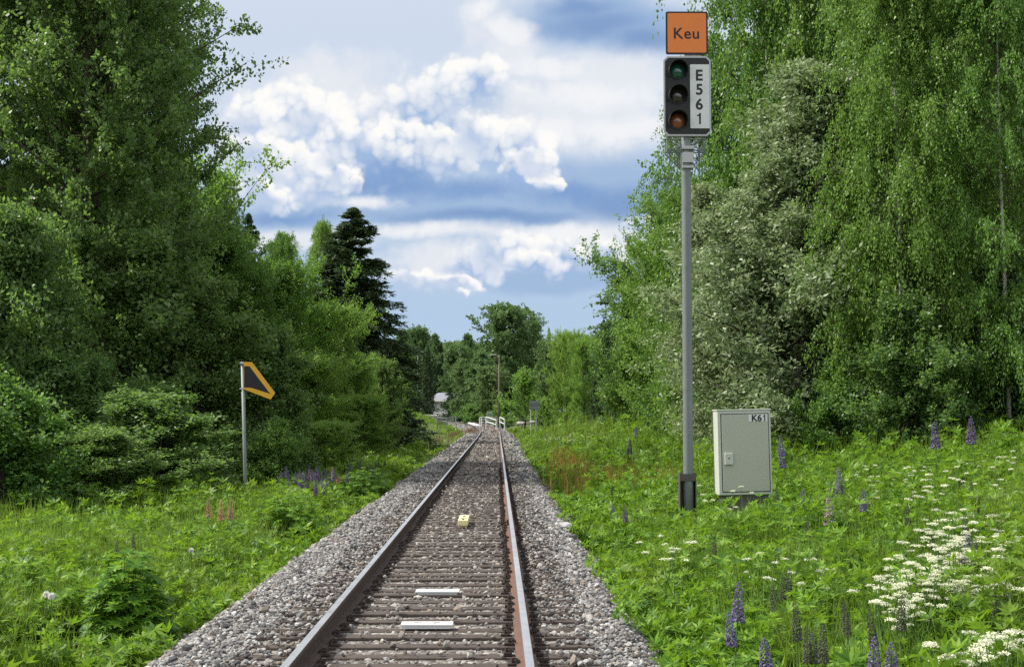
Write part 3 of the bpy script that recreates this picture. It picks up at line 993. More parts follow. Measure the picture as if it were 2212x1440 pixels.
    tri = np.stack([a0 + sd * w_, a0 - sd * w_ * .6 + s2 * w_ * .8, a0 - sd * w_ * .6 - s2 * w_ * .8, pm + sd * w_ * .6, pm - sd * w_ * .4 + s2 * w_ * .5, pm - sd * w_ * .4 - s2 * w_ * .5, pe], 1).reshape(-1, 3)
    o_ = (np.arange(n) * 7)[:, None]
    quads = np.concatenate([o_ + np.array(q)[None] for q in ((0, 1, 4, 3), (1, 2, 5, 4), (2, 0, 3, 5))])
    tris = np.concatenate([o_ + np.array(q)[None] for q in ((3, 4, 6), (4, 5, 6), (5, 3, 6))])
    nv = len(m.v)
    ntr = stems * (8 * (9 if stems == 1 else 6))
    wv = np.concatenate([np.array(m.v), tri])
    f4 = [f for f in m.f if len(f) == 4]; fo = [f for f in m.f if len(f) != 4]
    faces = [np.array(f4), quads + nv, tris + nv]
    by = {}
    for f in fo: by.setdefault(len(f), []).append(f)
    faces += [np.array(v_) for v_ in by.values()]
    nq = len(f4)
    fm_ = np.concatenate([(np.arange(nq) >= ntr).astype(int), np.ones(len(quads) + len(tris), int), np.zeros(len(fo), int)])
    return LV, LF, wv, faces, fm_


PROTO = {}
def proto(key, name, leafm, barkm, Ht, Rad, **kw):
    LV, LF, WV, WF, FM = tree_parts(Ht=Ht, Rad=Rad, **kw)
    t = empty(name, (0, 0, 0))
    mesh_obj('trunk', WV, WF, [M[barkm], M['twig']], t, FM, smooth=True)
    mesh_obj('crown', LV, LF, M[leafm], t)
    zt = float(np.percentile(LV[:, 2], 99.7))
    rr_ = float(np.percentile(np.hypot(LV[:, 0], LV[:, 1]), 96))
    PROTO[key] = dict(ob=t, used=False, H=zt, R=rr_)


egg = lambda t: np.clip(np.sin(np.pi * (t * .86 + .14) ** .8), 0.08, 1) ** .75
cone = lambda t: (1 - t) ** .82 * .995 + .004
full = lambda t: np.clip(np.sqrt(np.clip(1 - (1.75 * t - .75) ** 2, 0.02, 1)), .12, 1)
loose = lambda t: np.clip((1 - t) ** .6 * (.7 + .3 * np.clip(t * 4, 0, 1)), .1, 1)
dome = lambda t: np.clip(np.sqrt(np.clip(1 - t ** 2.2, 0.03, 1)), .15, 1)

proto('birch1', 'birch_tree', 'birch_leaf', 'birch_bark', 15, 3.6, seed=1, base=.03, profile=egg, n_limb=130, rise=lambda t: .35 + .8 * t, droop=.28, n_twig=21, twig_len=1.5, weep=.9, n_leaf=58, leaf=(.10, .07), trunk_r=.10, hang=1.0)
proto('birch2', 'birch_tree', 'birch_leaf', 'birch_bark', 15, 3.4, seed=12, base=.03, profile=egg, n_limb=110, rise=lambda t: .35 + .8 * t, droop=.22, n_twig=18, twig_len=1.4, weep=.75, n_leaf=58, leaf=(.105, .07), trunk_r=.10, hang=.9)
proto('broad1', 'broadleaf_tree', 'dark_leaf', 'bark', 20, 5.6, seed=3, base=.22, profile=full, n_limb=135, rise=lambda t: .0 + .85 * t, droop=-.12, n_twig=24, twig_len=1.5, weep=-.05, n_leaf=40, leaf=(.17, .115), trunk_r=.26, hang=.1, flat=.7, start=.12, lead=1.0, uneven=.12)
proto('broad2', 'broadleaf_tree', 'bush_leaf', 'bark', 11, 3.6, seed=4, base=.04, profile=full, n_limb=90, rise=lambda t: .25 + .75 * t, droop=-.05, n_twig=17, twig_len=1.15, weep=.0, n_leaf=48, leaf=(.13, .085), trunk_r=.15, hang=.2, uneven=.35)
proto('bright', 'broadleaf_tree', 'bright_leaf', 'bark', 9, 3.4, seed=24, base=.03, profile=full, n_limb=85, rise=lambda t: .3 + .8 * t, droop=-.05, n_twig=16, twig_len=1.1, weep=-.05, n_leaf=46, leaf=(.13, .085), trunk_r=.13, hang=.1, uneven=.45)
proto('willow', 'willow_tree', 'willow_leaf', 'bark', 9, 2.4, seed=5, base=.03, profile=loose, n_limb=115, rise=lambda t: .6 + .45 * t, droop=.08, n_twig=18, twig_len=.95, weep=.25, n_leaf=58, leaf=(.11, .05), trunk_r=.16, stems=5, fan=.16, hang=.2)
proto('bush1', 'leafy_bush', 'dark_leaf', 'bark', 6, 2.8, seed=6, base=.02, profile=loose, n_limb=85, rise=lambda t: .45 + .85 * t, droop=.02, n_twig=16, twig_len=1.0, weep=-.1, lead=1.15, n_leaf=50, leaf=(.135, .088), trunk_r=.12, stems=4, fan=.2, hang=.2, uneven=.4)
proto('bush2', 'leafy_bush', 'bush_leaf', 'bark', 4, 2.2, seed=8, base=.02, profile=loose, n_limb=66, rise=lambda t: .4 + .9 * t, droop=.02, n_twig=15, twig_len=.85, weep=-.1, lead=1.15, n_leaf=46, leaf=(.11, .07), trunk_r=.09, stems=4, fan=.22, hang=.2, uneven=.45)
proto('spruce', 'spruce_tree', 'spruce_needle', 'bark', 15, 2.5, seed=9, base=.03, profile=cone, n_limb=290, rise=lambda t: -.25 + 1.1 * t ** 2, droop=.10, n_twig=13, twig_len=.75, weep=.8, n_leaf=32, leaf=(.18, .055), trunk_r=.2, flat=.6, hang=.7, start=.10, jit=.03, uneven=.12, tmin=.03)
proto('far1', 'broadleaf_tree', 'far_leaf', 'bark', 14, 4.0, seed=10, base=.02, profile=full, n_limb=95, rise=lambda t: .2 + .9 * t, droop=.0, n_twig=14, twig_len=1.6, weep=.3, n_leaf=26, leaf=(.30, .2), trunk_r=.2, hang=.4, uneven=.35)
proto('far2', 'birch_tree', 'far_leaf', 'birch_bark', 14, 3.0, seed=11, base=.03, profile=egg, n_limb=85, rise=lambda t: .4 + .8 * t, droop=.1, n_twig=14, twig_len=1.4, weep=.6, n_leaf=26, leaf=(.27, .17), trunk_r=.14, hang=.8, uneven=.3)
proto('farbright', 'leafy_bush', 'birch_leaf', 'bark', 5, 2.6, seed=14, base=.03, profile=full, n_limb=45, rise=lambda t: .5 + .7 * t, droop=.0, n_twig=10, twig_len=1.3, weep=-.2, n_leaf=24, leaf=(.2, .13), trunk_r=.1, stems=3, fan=.3, hang=.0, uneven=.5, lead=1.2)


def plant(key, px, depth, top, half, label, group, cat='tree', rz=None, maxratio=1.5):
    P_ = PROTO[key]
    if P_['used']: o = copy_tree(P_['ob'])
    else: o = P_['ob']; P_['used'] = True
    p = at(px, 893, depth)
    z = float(ground_z(p.x, depth))
    sz = (at(px, top, depth).z - z) / P_['H']
    sx_ = half * depth / FPX / P_['R']
    o.location = (p.x, depth, z - .05)
    o.scale = (sx_, sx_, sz)
    o.rotation_euler = (0, 0, rz if rz is not None else (px * 1.7 + depth * .9) % 6.28)
    tag(o, label, cat, group)
    return o


GR, GL, GF = 'trees along the right of the track', 'trees along the left of the track', 'far trees beyond the bend'
# right side
plant('birch1', 2115, 34, -620, 260, 'big bright birch at the right edge with white bark showing among its leaves', GR)
plant('willow', 1705, 34, 150, 235, 'silvery grey-green willow behind the cabinet, paler than its neighbours', GR)
plant('birch2', 1665, 45, -560, 200, 'tall drooping birch directly behind the orange sign', GR)
plant('birch1', 1830, 44, -800, 250, 'very tall birch rising behind the silvery willow at the top of the picture', GR)
plant('birch2', 2260, 38, -400, 260, 'shaded birch cut off by the right edge of the picture', GR)
plant('birch2', 1510, 58, 110, 120, 'slim birch just left of the lower signal mast, leaning over the meadow', GR)
plant('bright', 1440, 66, 500, 110, 'rounded green tree left of the signal mast at half its height', GR)
plant('bush2', 1390, 74, 640, 85, 'light green bushy tree at the left foot of the right-hand trees', GR)
plant('far1', 1345, 95, 690, 60, 'dull green tree next to the dark pine beyond the right meadow', GR)
plant('spruce', 1790, 52, -250, 190, 'dark spruce half hidden behind the birches at upper right', GR)
plant('bush1', 1980, 36, 560, 190, 'dark leafy bush under the big birch at the right edge', GR, 'bush')
plant('bush2', 1560, 50, 600, 130, 'lit leafy bush directly behind the mast, left of the silvery willow', GR, 'bush')
plant('bush1', 2250, 31, 520, 170, 'dark bush at the far right border under the shaded birch', GR, 'bush')
plant('broad2', 2000, 60, -60, 240, 'dark broad tree filling the gap behind the right-hand birches', GR)
plant('broad2', 1720, 62, 60, 230, 'broad green tree seen through the gap above the silvery willow', GR)
plant('bush2', 1500, 60, 745, 100, 'low bush left of the mast where the bank meets the trees', GR, 'bush')
plant('willow', 1590, 37, 400, 150, 'lower silvery willow left of the tall one, close to the mast', GR, 'tree')
plant('willow', 1790, 38, 330, 160, 'silvery willow half hidden behind the right flank of the tall one', GR, 'tree')
plant('birch1', 1950, 31, -260, 175, 'bright hanging birch between the silvery willow and the big birch', GR)
plant('birch2', 2180, 30, -200, 170, 'hanging birch in front of the shaded birch near the right edge', GR)
plant('bush1', 1945, 30, 640, 130, 'dark bush hiding the foot of the hanging birch right of the silvery willow', GR, 'bush')
plant('bush1', 2120, 31, 610, 140, 'dark bush hiding the foot of the big birch', GR, 'bush')
plant('bush2', 1830, 31, 780, 90, 'low green bush at the right foot of the silvery willow', GR, 'bush')
# left side
plant('broad1', 165, 40, -330, 300, 'huge dark broadleaf tree filling the upper left corner with spreading boughs', GL, rz=.6)
plant('broad1', -160, 44, -330, 330, 'dark broadleaf tree cut off by the left edge of the picture', GL, rz=2.6)
plant('birch2', 470, 66, 375, 75, 'drooping birch beside the spreading boughs of the huge dark tree', GL)
plant('spruce', 532, 82, 462, 70, 'narrow dark spruce peeking out between birches on the left', GL)
plant('birch1', 610, 92, 505, 65, 'pale drooping birch left of the big dark spruce', GL)
plant('birch2', 690, 100, 478, 50, 'slim drooping birch touching the left side of the big dark spruce', GL)
plant('spruce', 760, 84, 450, 150, 'big dark cone-shaped spruce standing alone against the sky', GL)
plant('bright', 600, 66, 555, 125, 'sunlit bright green tree behind the yellow and black board', GL)
plant('bright', 700, 69, 650, 95, 'lower bright green tree in front of the big dark spruce', GL)
plant('broad2', 470, 62, 500, 140, 'dark green tree above and left of the yellow and black board', GL)
plant('bush1', 40, 34, 455, 170, 'dark bush with some pale leaves at the left edge', GL, 'bush')
plant('bush1', 250, 38, 500, 190, 'tall dark bush in the middle of the left thicket', GL, 'bush')
plant('bush1', 420, 40, 600, 150, 'dark bush left of the thin grey post', GL, 'bush')
plant('bush1', 140, 33, 760, 150, 'low dark bush in front of the left thicket', GL, 'bush')
plant('bush2', 20, 29, 880, 95, 'small leafy bush at the left edge close to the meadow', GL, 'bush')
plant('bush1', 330, 35, 830, 130, 'low shaded bush at the foot of the left thicket', GL, 'bush')
plant('bush1', 560, 42, 700, 120, 'dark bush right behind the yellow and black board', GL, 'bush')
plant('bright', 660, 60, 760, 110, 'green bush to the right of the yellow and black board', GL, 'bush')
plant('bright', 750, 70, 760, 75, 'lit green bush below the big dark spruce', GL, 'bush')
plant('bush1', 830, 75, 775, 45, 'small dark rounded bush at the end of the left thicket', GL, 'bush')
plant('bright', 785, 66, 850, 70, 'low green bush sloping down towards the track on the left', GL, 'bush')
plant('bright', 700, 46, 905, 85, 'low leafy shrub above the purple lupins on the left', GL, 'bush')
plant('bush2', 865, 88, 870, 45, 'low bush where the left thicket meets the bend', GL, 'bush')
plant('bright', 330, 62, 330, 200, 'green tree glowing in the sun under the boughs of the huge dark tree', GL)
plant('broad2', 80, 64, 390, 210, 'green tree behind the left thicket, lit from behind', GL)
plant('birch1', 420, 74, 420, 110, 'thin birch showing sky through its leaves behind the left thicket', GL)
plant('broad1', 255, 49, -150, 220, 'second dark broadleaf tree standing behind the huge dark one', GL, rz=4.0)
plant('broad2', 200, 85, 470, 260, 'green tree at the back of the left wood, seen under the high boughs', GL)
plant('broad2', -150, 80, 420, 280, 'green tree at the back of the left wood, beyond the left edge', GL)
plant('broad2', 450, 95, 560, 170, 'green tree at the back of the left wood, behind the narrow spruce', GL)
plant('broad2', 1480, 88, 420, 170, 'green tree at the back of the right wood, left of the mast', GR)
plant('broad2', 1900, 84, 200, 300, 'green tree at the back of the right wood, behind the big birch', GR)
plant('broad2', 2300, 80, 100, 300, 'green tree at the back of the right wood, beyond the right edge', GR)
for (px_, dp, tp_, hw_, lab) in ((1600, 44, 745, 120, 'low green undergrowth bush behind the cabinet'), (1800, 42, 700, 130, 'low green undergrowth bush right of the silvery willow'), (1930, 46, 720, 140, 'low undergrowth bush behind the trunk of the big birch'), (2120, 44, 700, 150, 'low undergrowth bush right of the big birch trunk'), (2280, 48, 690, 150, 'low undergrowth bush at the very right border'), (1700, 52, 700, 140, 'undergrowth bush in the shade behind the silvery willow')):
    plant('bush2', px_, dp, tp_, hw_, lab, GR, 'bush')
for (px_, dp, tp_, hw_, lab) in ((30, 26.5, 800, 165, 'leafy bush at the front of the left thicket, nearest the left edge'), (185, 28, 925, 165, 'low dark bush at the front of the left thicket, second from the left edge'), (325, 31, 845, 170, 'low dark bush at the front of the left thicket, left of the thin post'), (430, 36, 930, 100, 'small low bush at the front of the left thicket just left of the thin post'), (585, 36, 905, 75, 'small low bush behind the purple lupins right of the thin post')):
    plant('bush2' if px_ in (30, 585) else 'bush1', px_, dp, tp_, hw_, lab, GL, 'bush')
# far background
far = [('far2', 872, 190, 712, 32, 'far birch left of the white house, nearest to the big spruce'),
       ('far1', 905, 200, 706, 34, 'far rounded tree above the grey roof'),
       ('far2', 938, 190, 722, 22, 'slim far tree right above the grey roof'),
       ('spruce', 925, 176, 745, 16, 'slim dark conifer standing near the grey lamp post'),
       ('spruce', 952, 190, 740, 18, 'slim dark conifer behind the white house'),
       ('far1', 985, 185, 745, 36, 'far green tree to the right of the white house'),
       ('far2', 1012, 200, 722, 26, 'far tree left of the tallest background tree'),
       ('far1', 1092, 165, 657, 72, 'tallest and darkest tree in the middle of the background'),
       ('far1', 1140, 170, 690, 44, 'dark tree leaning against the right of the tallest background tree'),
       ('spruce', 1150, 180, 672, 26, 'ragged conifer right of the tallest background tree'),
       ('far2', 1035, 158, 760, 40, 'middle green birch behind the white railings'),
       ('far2', 1003, 160, 775, 30, 'lighter green birch standing right of the white house'),
       ('far1', 1185, 150, 735, 34, 'dark green tree behind the grey board'),
       ('spruce', 1187, 190, 708, 14, 'small pointed conifer tip above the trees behind the grey board'),
       ('bright', 1225, 118, 712, 45, 'green tree right of the grey board with a leafy outline'),
       ('bright', 1262, 112, 728, 42, 'full green tree between the grey board and the dark pine'),
       ('spruce', 1305, 108, 690, 30, 'dark brownish conifer left of the right-hand trees'),
       ('farbright', 1135, 128, 795, 42, 'bright sunlit bush left of the grey board'),
       ('farbright', 862, 118, 745, 34, 'bright green tree in front of the grey lamp post'),
       ('far2', 986, 168, 785, 30, 'leafy green tree hiding the right end of the white house'),
       ('farbright', 1012, 150, 872, 24, 'low green bush beside the track bend'),
       ('farbright', 1085, 138, 865, 34, 'low bush around the foot of the wooden lamp post'),
       ('farbright', 1170, 122, 858, 30, 'low dark bush behind the grey board posts'),
       ('far1', 1060, 150, 790, 40, 'green tree directly behind the wooden lamp post'),
       ('far1', 1420, 120, 600, 120, 'far tree seen between the birches on the right'),
       ('far1', 760, 170, 640, 80, 'far tree hidden behind the big dark spruce'),
       ('far1', 1330, 150, 720, 60, 'far tree behind the dark brownish conifer'),
       ('farbright', 862, 125, 835, 32, 'pale green bush left of the grey roof'),
       ('far1', 868, 250, 735, 70, 'tree of the last row behind the grey lamp post'),
       ('far1', 985, 255, 738, 75, 'tree of the last row behind the white house'),
       ('far1', 1075, 250, 740, 75, 'tree of the last row behind the wooden lamp post'),
       ('far1', 1180, 250, 735, 80, 'tree of the last row behind the grey board'),
       ('far1', 1290, 250, 725, 85, 'tree of the last row behind the dark brownish conifer'),
       ('far1', 1250, 150, 770, 60, 'low green tree behind the full green tree by the grey board')]
for a in far: plant(*a, GF, 'bush' if a[0] == 'farbright' else 'tree')

# ------------------------------------------------------------------ meadow
def scatter(n, y0, y1, side, rg, dmax=30):
    """points beside the track, evenly spread over the ground in view"""
    y = np.sqrt(rg.uniform(y0 * y0, y1 * y1, n))
    if side > 0:
        dlo = 2.1 + .22 * wob(y, y * .3, 1.7) + .14 * wob(y, y, 4.1); hi = y * .40 + .8
        x = xc(y) + dlo + rg.uniform(0, 1, n) * np.clip(hi - (xc(y) + dlo), .2, dmax)
    else:
        dlo = 2.5 + .28 * wob(y, y * .4, 1.3, 2.0) + .16 * wob(y, y, 3.7); hi = y * .395 + .8
        x = xc(y) - dlo - rg.uniform(0, 1, n) * np.clip(hi + (xc(y) - dlo), .2, dmax)
    return x, y


def veg_height(x, y, side):
    d = np.abs(x - xc(y)) - (2.1 if side > 0 else 2.55)
    ramp = np.clip(d / .7, 0.38, 1)
    base = .60 if side > 0 else .58
    h_ = base * ramp * (1 + .35 * wob(x, y, 1.1, .7) + .22 * wob(x, y, 3.1, 2.2))
    if side > 0: h_ = h_ + .45 * np.clip((y - 27) / 10, 0, 1) * np.clip((d - 1.8) / 2, 0, 1) * (1 + .4 * wob(x, y, .7, 4.4))
    h_ = h_ * np.where((x > 2.4) & (x < 5.3) & (y > 19.5) & (y < 24.5), .62, 1.0)     # trodden round the mast and cabinet
    return np.clip(h_, .08, 1.5)


def bare(x, y):
    q = ((x + 4.25) / .75) ** 2 + ((y - 12.3) / 1.3) ** 2
    return q < .9 + .8 * wob(x, y, 5) + .5 * wob(x, y, 11)


def palmate(n, y0, y1, side, rg, k=1.0, nl=8):
    """palmate leaves, most of them on mounded plants with gaps between, some scattered low"""
    per = 34
    nc = int(n * .8 / per)
    cx_, cy_ = scatter(nc, y0, y1, side, rg)
    ch_ = veg_height(cx_, cy_, side) * rg.uniform(.45, 1.65, nc)
    cr_ = rg.uniform(.20, .42, nc) * (.6 + .4 * k)
    cn_ = np.repeat(np.arange(nc), per)
    u = rg.normal(size=(len(cn_), 3)); u[:, 2] = np.abs(u[:, 2]) * .9 + .1
    u = unit(u) * (rg.uniform(.25, 1, len(cn_)) ** .45)[:, None]
    x1 = cx_[cn_] + u[:, 0] * cr_[cn_]; y1_ = cy_[cn_] + u[:, 1] * cr_[cn_]
    z1 = ch_[cn_] * u[:, 2]
    x2_, y2_ = scatter(int(n * .2), y0, y1, side, rg)
    z2_ = veg_height(x2_, y2_, side) * rg.uniform(.1, .7, len(x2_))
    x = np.concatenate([x1, x2_]); y = np.concatenate([y1_, y2_]); hz = np.concatenate([z1, z2_])
    out_ = np.concatenate([u, np.stack([np.zeros(len(x2_)), np.zeros(len(x2_)), np.ones(len(x2_))], -1)])
    ok = ~bare(x, y) & (rg.random(len(x)) < np.where(wob(x, y, .8, 5.0) > -.55, 1, .45))
    dd = x - xc(y)
    ok &= (dd > 1.62 + .12 * wob(y, y, 2.9)) if side > 0 else (dd < -2.05 - .15 * wob(y, y, 2.3))
    x, y, hz, out_ = x[ok], y[ok], hz[ok], out_[ok]; n = len(x)
    z = ground_z(x, y) + hz
    tilt = unit(out_ * .55 + np.stack([rg.normal(0, .5, n), rg.normal(0, .5, n), np.full(n, .8)], -1))
    a = unit(np.cross(tilt, np.array([1., 0, 0])[None])); b = np.cross(tilt, a)
    q = np.arange(nl) / nl * 2 * np.pi
    q = q[None] + rg.uniform(0, 6.28, (n, 1)) + rg.normal(0, .15, (n, nl))
    up = rg.uniform(-.25, .9, (n, 1, 1))
    ax = unit(a[:, None] * np.cos(q)[..., None] + b[:, None] * np.sin(q)[..., None] + tilt[:, None] * up)
    nm = np.repeat(tilt[:, None], nl, 1)
    ln = (rg.uniform(.055, .125, (n, 1)) * k * rg.uniform(.8, 1.1, (n, nl)))
    P_ = np.repeat(np.stack([x, y, z], -1)[:, None], nl, 1)
    return leaf_quads(P_.reshape(-1, 3), ax.reshape(-1, 3), nm.reshape(-1, 3), ln.ravel(), ln.ravel() * .28)


def blades(x, y, hgt, rg, wid, lean=.35):
    n = len(x)
    z = ground_z(x, y)
    q = rg.uniform(0, 6.28, n)
    wv = np.stack([np.cos(q), np.sin(q), np.zeros(n)], -1) * (wid * .5)[:, None]
    ld = rg.uniform(0, 6.28, n); lv = np.stack([np.cos(ld), np.sin(ld), np.zeros(n)], -1)
    lk_ = (rg.uniform(.05, 1, n) * lean * hgt)[:, None]
    p0 = np.stack([x, y, z], -1)
    up = np.array([0, 0, 1.])
    p1 = p0 + lv * lk_ * .3 + up * (hgt * .55)[:, None]
    p2 = p0 + lv * lk_ + up * hgt[:, None]
    v = np.stack([p0 - wv, p0 + wv, p1 - wv * .8, p1 + wv * .8, p2], 1).reshape(-1, 3)
    o_ = (np.arange(n) * 5)[:, None]
    return v, [o_ + np.array([[0, 1, 3, 2]]), o_ + np.array([[2, 3, 4]])]


rg = np.random.default_rng(21)
def herb_mesh(name, spec, label):
    V, F_, o = [], [], 0
    for (n, y0, y1, side, k, nl) in spec:
        v, f = palmate(n, y0, y1, side, rg, k, nl)
        V.append(v); F_.append(f + o); o += len(v)
    ob = mesh_obj(name, np.concatenate(V), np.concatenate(F_), M['herb'])
    return tag(ob, label, 'herbs', kind='stuff')


herb_mesh('lupin_foliage', [(38000, 6, 20, 1, 1.1, 8), (38000, 20, 36, 1, 1.4, 7), (24000, 36, 66, 1, 2.2, 6), (9000, 66, 135, 1, 3.0, 5)], 'dense green lupin leaves covering the bank on the right of the track')
herb_mesh('lupin_foliage', [(20000, 9, 20, -1, 1.1, 8), (25000, 20, 36, -1, 1.4, 7), (13000, 36, 66, -1, 2.2, 6), (8000, 66, 165, -1, 3.2, 5)], 'green lupin leaves and weeds in the lower meadow left of the track')


def grass_mesh(name, spec, mat, label, hk=1.0):
    V, F4, F3, o = [], [], [], 0
    for (n, y0, y1, side, wd) in spec:
        x, y = scatter(n, y0, y1, side, rg)
        ok = ~bare(x, y) & (rg.random(n) < .35 + .65 * (wob(x, y, .9, 3.3) > -.1))
        x, y = x[ok], y[ok]
        h_ = veg_height(x, y, side) * rg.uniform(.6, 1.45, len(x)) * hk
        v, (a, b) = blades(x, y, h_, rg, np.full(len(x), wd) * rg.uniform(.6, 1.3, len(x)))
        V.append(v); F4.append(a + o); F3.append(b + o); o += len(v)
    ob = mesh_obj(name, np.concatenate(V), [np.concatenate(F4), np.concatenate(F3)], mat)
    return tag(ob, label, 'grass', kind='stuff')


grass_mesh('meadow_grass', [(15000, 6, 20, 1, .012), (14000, 20, 36, 1, .016), (12000, 36, 66, 1, .028), (9000, 66, 125, 1, .06)], M['grass'], 'tall green grass growing among the lupins on the right bank')
grass_mesh('meadow_grass', [(17000, 9, 20, -1, .012), (16000, 20, 36, -1, .016), (12000, 36, 66, -1, .028), (9000, 66, 165, -1, .06)], M['grass'], 'green and yellowish grass in the meadow left of the track')


def patch(name, items, mat, label, wd, cat='weeds', lean=.25):
    """stalks in elliptic patches: (x, y, rx, ry, n, height)"""
    V, F4, F3, o = [], [], [], 0
    for (cx_, cy_, rx_, ry_, n, hh) in items:
        q = rg.normal(size=(n, 2)) * .5
        x = cx_ + q[:, 0] * rx_; y = cy_ + q[:, 1] * ry_
        v, (a, b) = blades(x, y, hh * rg.uniform(.6, 1.2, n), rg, np.full(n, wd), lean)
        V.append(v); F4.append(a + o); F3.append(b + o); o += len(v)
    ob = mesh_obj(name, np.concatenate(V), [np.concatenate(F4), np.concatenate(F3)], mat)
    return tag(ob, label, cat, kind='stuff')


def drop(px, py, hgt, y0=6.5, y1=130):
    """ground spot whose point hgt above the ground shows at pixel (px, py)"""
    best = None
    for y in np.geomspace(y0, y1, 400):
        p = at(px, py, y)
        e = abs(float(ground_z(p.x, y)) + hgt - p.z) / y
        if best is None or e < best[0]: best = (e, p.x, float(y))
    return best[1], best[2]


a = drop(1235, 1010, .5); b = drop(1310, 1035, .5); c3 = drop(1215, 985, .5); d4 = drop(1420, 1030, .55)
patch('red_sorrel', [(*a, .6, 3.8, 480, .95), (*b, 1.1, 2.1, 420, .9), (*c3, .35, 4, 350, .85), (*d4, .8, 1.4, 180, .8)], M['sorrel'], 'rusty orange sorrel stalks in the meadow left of the signal mast', .016)
a = drop(985, 935, .4); b = drop(940, 945, .45); c3 = drop(1015, 925, .4)
patch('dry_stalks', [(*a, .9, 8, 300, .6), (*b, 1.0, 6, 220, .55), (*c3, .8, 7, 150, .5)], M['dry'], 'reddish dry stalks beside the far end of the straight track', .03)

# ------------------------------------------------------------------ lupins, cow parsley, dandelion clocks
def florets(pts, size, rg):
    """small rounded petals: squashed octahedra"""
    v = np.array([(1, 0, 0), (-1, 0, 0), (0, 1, 0), (0, -1, 0), (0, 0, 1), (0, 0, -1)], float)
    f = np.array([(0, 2, 4), (2, 1, 4), (1, 3, 4), (3, 0, 4), (2, 0, 5), (1, 2, 5), (3, 1, 5), (0, 3, 5)])
    n = len(pts)
    sc_ = np.asarray(size)[:, None, None] * rg.uniform(.6, 1.2, (n, 1, 3))
    vv = np.einsum('nij,nkj->nki', rand_rot(n, rg), v[None] * sc_) + pts[:, None]
    return vv.reshape(-1, 3), (f[None] + (np.arange(n) * 6)[:, None, None]).reshape(-1, 3)


def make_lupin(seed, mat, spike=.25, stem=.58, full_=1.0):
    rg_ = np.random.default_rng(seed)
    t = empty('lupin', (0, 0, 0))
    bend = rg_.uniform(-.05, .05, 2)
    m = MB(); m.tube([(0, 0, -.05), (bend[0], bend[1], stem * .6), (bend[0] * 1.6, bend[1] * 1.6, stem + spike * .95)], [.008, .006, .003], 5); m.build('stem', M['stalk'], t)
    pts, sz = [], []
    nw = 15
    for i in range(nw):
        u = i / (nw - 1)
        r_ = .030 * (1 - u) ** .42 * full_ + .005
        for k_ in range(8):
            q = k_ / 8 * 6.283 + i * .4
            pts.append((bend[0] * 1.6 + r_ * math.cos(q), bend[1] * 1.6 + r_ * math.sin(q), stem + spike * u + rg_.uniform(-.006, .006)))
            sz.append(.0135 * (1 - .6 * u) * full_ ** .5)
    v, f = florets(np.array(pts), np.array(sz), rg_)
    mesh_obj('flower_spike', v, f, M[mat], t)
    P_, A_, N_ = [], [], []
    for i in range(7):
        hz = stem * rg_.uniform(.35, .95); q0 = rg_.uniform(0, 6.28); rr_ = rg_.uniform(.05, .14)
        c_ = np.array([math.cos(q0) * rr_, math.sin(q0) * rr_, hz])
        tl_ = unit(np.array([[rg_.normal(0, .3), rg_.normal(0, .3), 1]]))[0]
        for k_ in range(8):
            q = k_ / 8 * 6.283
            P_.append(c_); A_.append((math.cos(q), math.sin(q), .2)); N_.append(tl_)
    v, f = leaf_quads(np.array(P_), unit(np.array(A_)), np.array(N_), np.full(len(P_), .085), np.full(len(P_), .028))
    mesh_obj('leaves', v, f, M['herb'], t)
    return t


LUP = {'purple': [make_lupin(31, 'purple', .25, .60, 1.15), False], 'dark': [make_lupin(33, 'seedpod', .23, .58, .75), False], 'pink': [make_lupin(35, 'pink', .27, .6, 1.1), False], 'mauve': [make_lupin(37, 'mauve', .30, .6, 1.6), False]}


def put(store, key, x, y, s, label, cat, group, rz, sink=0.0):
    e = store[key]
    if e[1]: o = copy_tree(e[0])
    else: o = e[0]; e[1] = True
    o.location = (x, y, float(ground_z(x, y)) - sink)
    o.scale = (s * rr.uniform(.9, 1.1), s * rr.uniform(.9, 1.1), s); o.rotation_euler = (rr.gauss(0, .06), rr.gauss(0, .06), rz)
    return tag(o, label, cat, group)


rr = random.Random(5)
single = [('mauve', 1798, 1108, 1.05, 'stout pink and purple lupin standing below and right of the cabinet'),
          ('purple', 1357, 1108, 1.0, 'violet lupin alone in the grass left of the signal mast foot'),
          ('purple', 1581, 1293, 1.15, 'tall violet lupin in the near meadow, biggest in its row'),
          ('purple', 1622, 1355, .95, 'violet lupin just right of and below the biggest near lupin'),
          ('purple', 1690, 1413, 1.0, 'violet lupin at the bottom of the picture, leftmost of the bottom ones'),
          ('purple', 1847, 1420, 1.0, 'violet lupin at the bottom of the picture, middle of three'),
          ('purple', 1910, 1425, 1.0, 'violet lupin at the bottom of the picture, rightmost of three'),
          ('purple', 2094, 1190, 1.0, 'violet lupin standing among the white flowers on the right'),
          ('purple', 1862, 1078, 1.1, 'violet lupin up the bank behind the stout pink and purple one'),
          ('purple', 1945, 1035, .9, 'violet lupin up the bank, right of the other bank lupins'),
          ('purple', 2025, 940, 1.6, 'violet lupin near the top of the right bank under the big birch'),
          ('purple', 2115, 930, 1.6, 'violet lupin highest up the right bank near the picture edge'),
          ('purple', 1828, 1040, 1.3, 'violet lupin on the bank right of the cabinet, lower of two'),
          ('purple', 1722, 985, 1.4, 'violet lupin showing just right of the cabinet'),
          ('purple', 1345, 965, 1.6, 'violet lupin on the shaded far bank left of the mast'),
          ('dark', 247, 1180, .95, 'dark faded lupin in the left meadow, left of a pair'),
          ('dark', 289, 1168, 1.05, 'dark faded lupin in the left meadow, right and taller of a pair'),
          ('pink', 1632, 1275, .6, 'small orange pink lupin next to the biggest near lupin')]
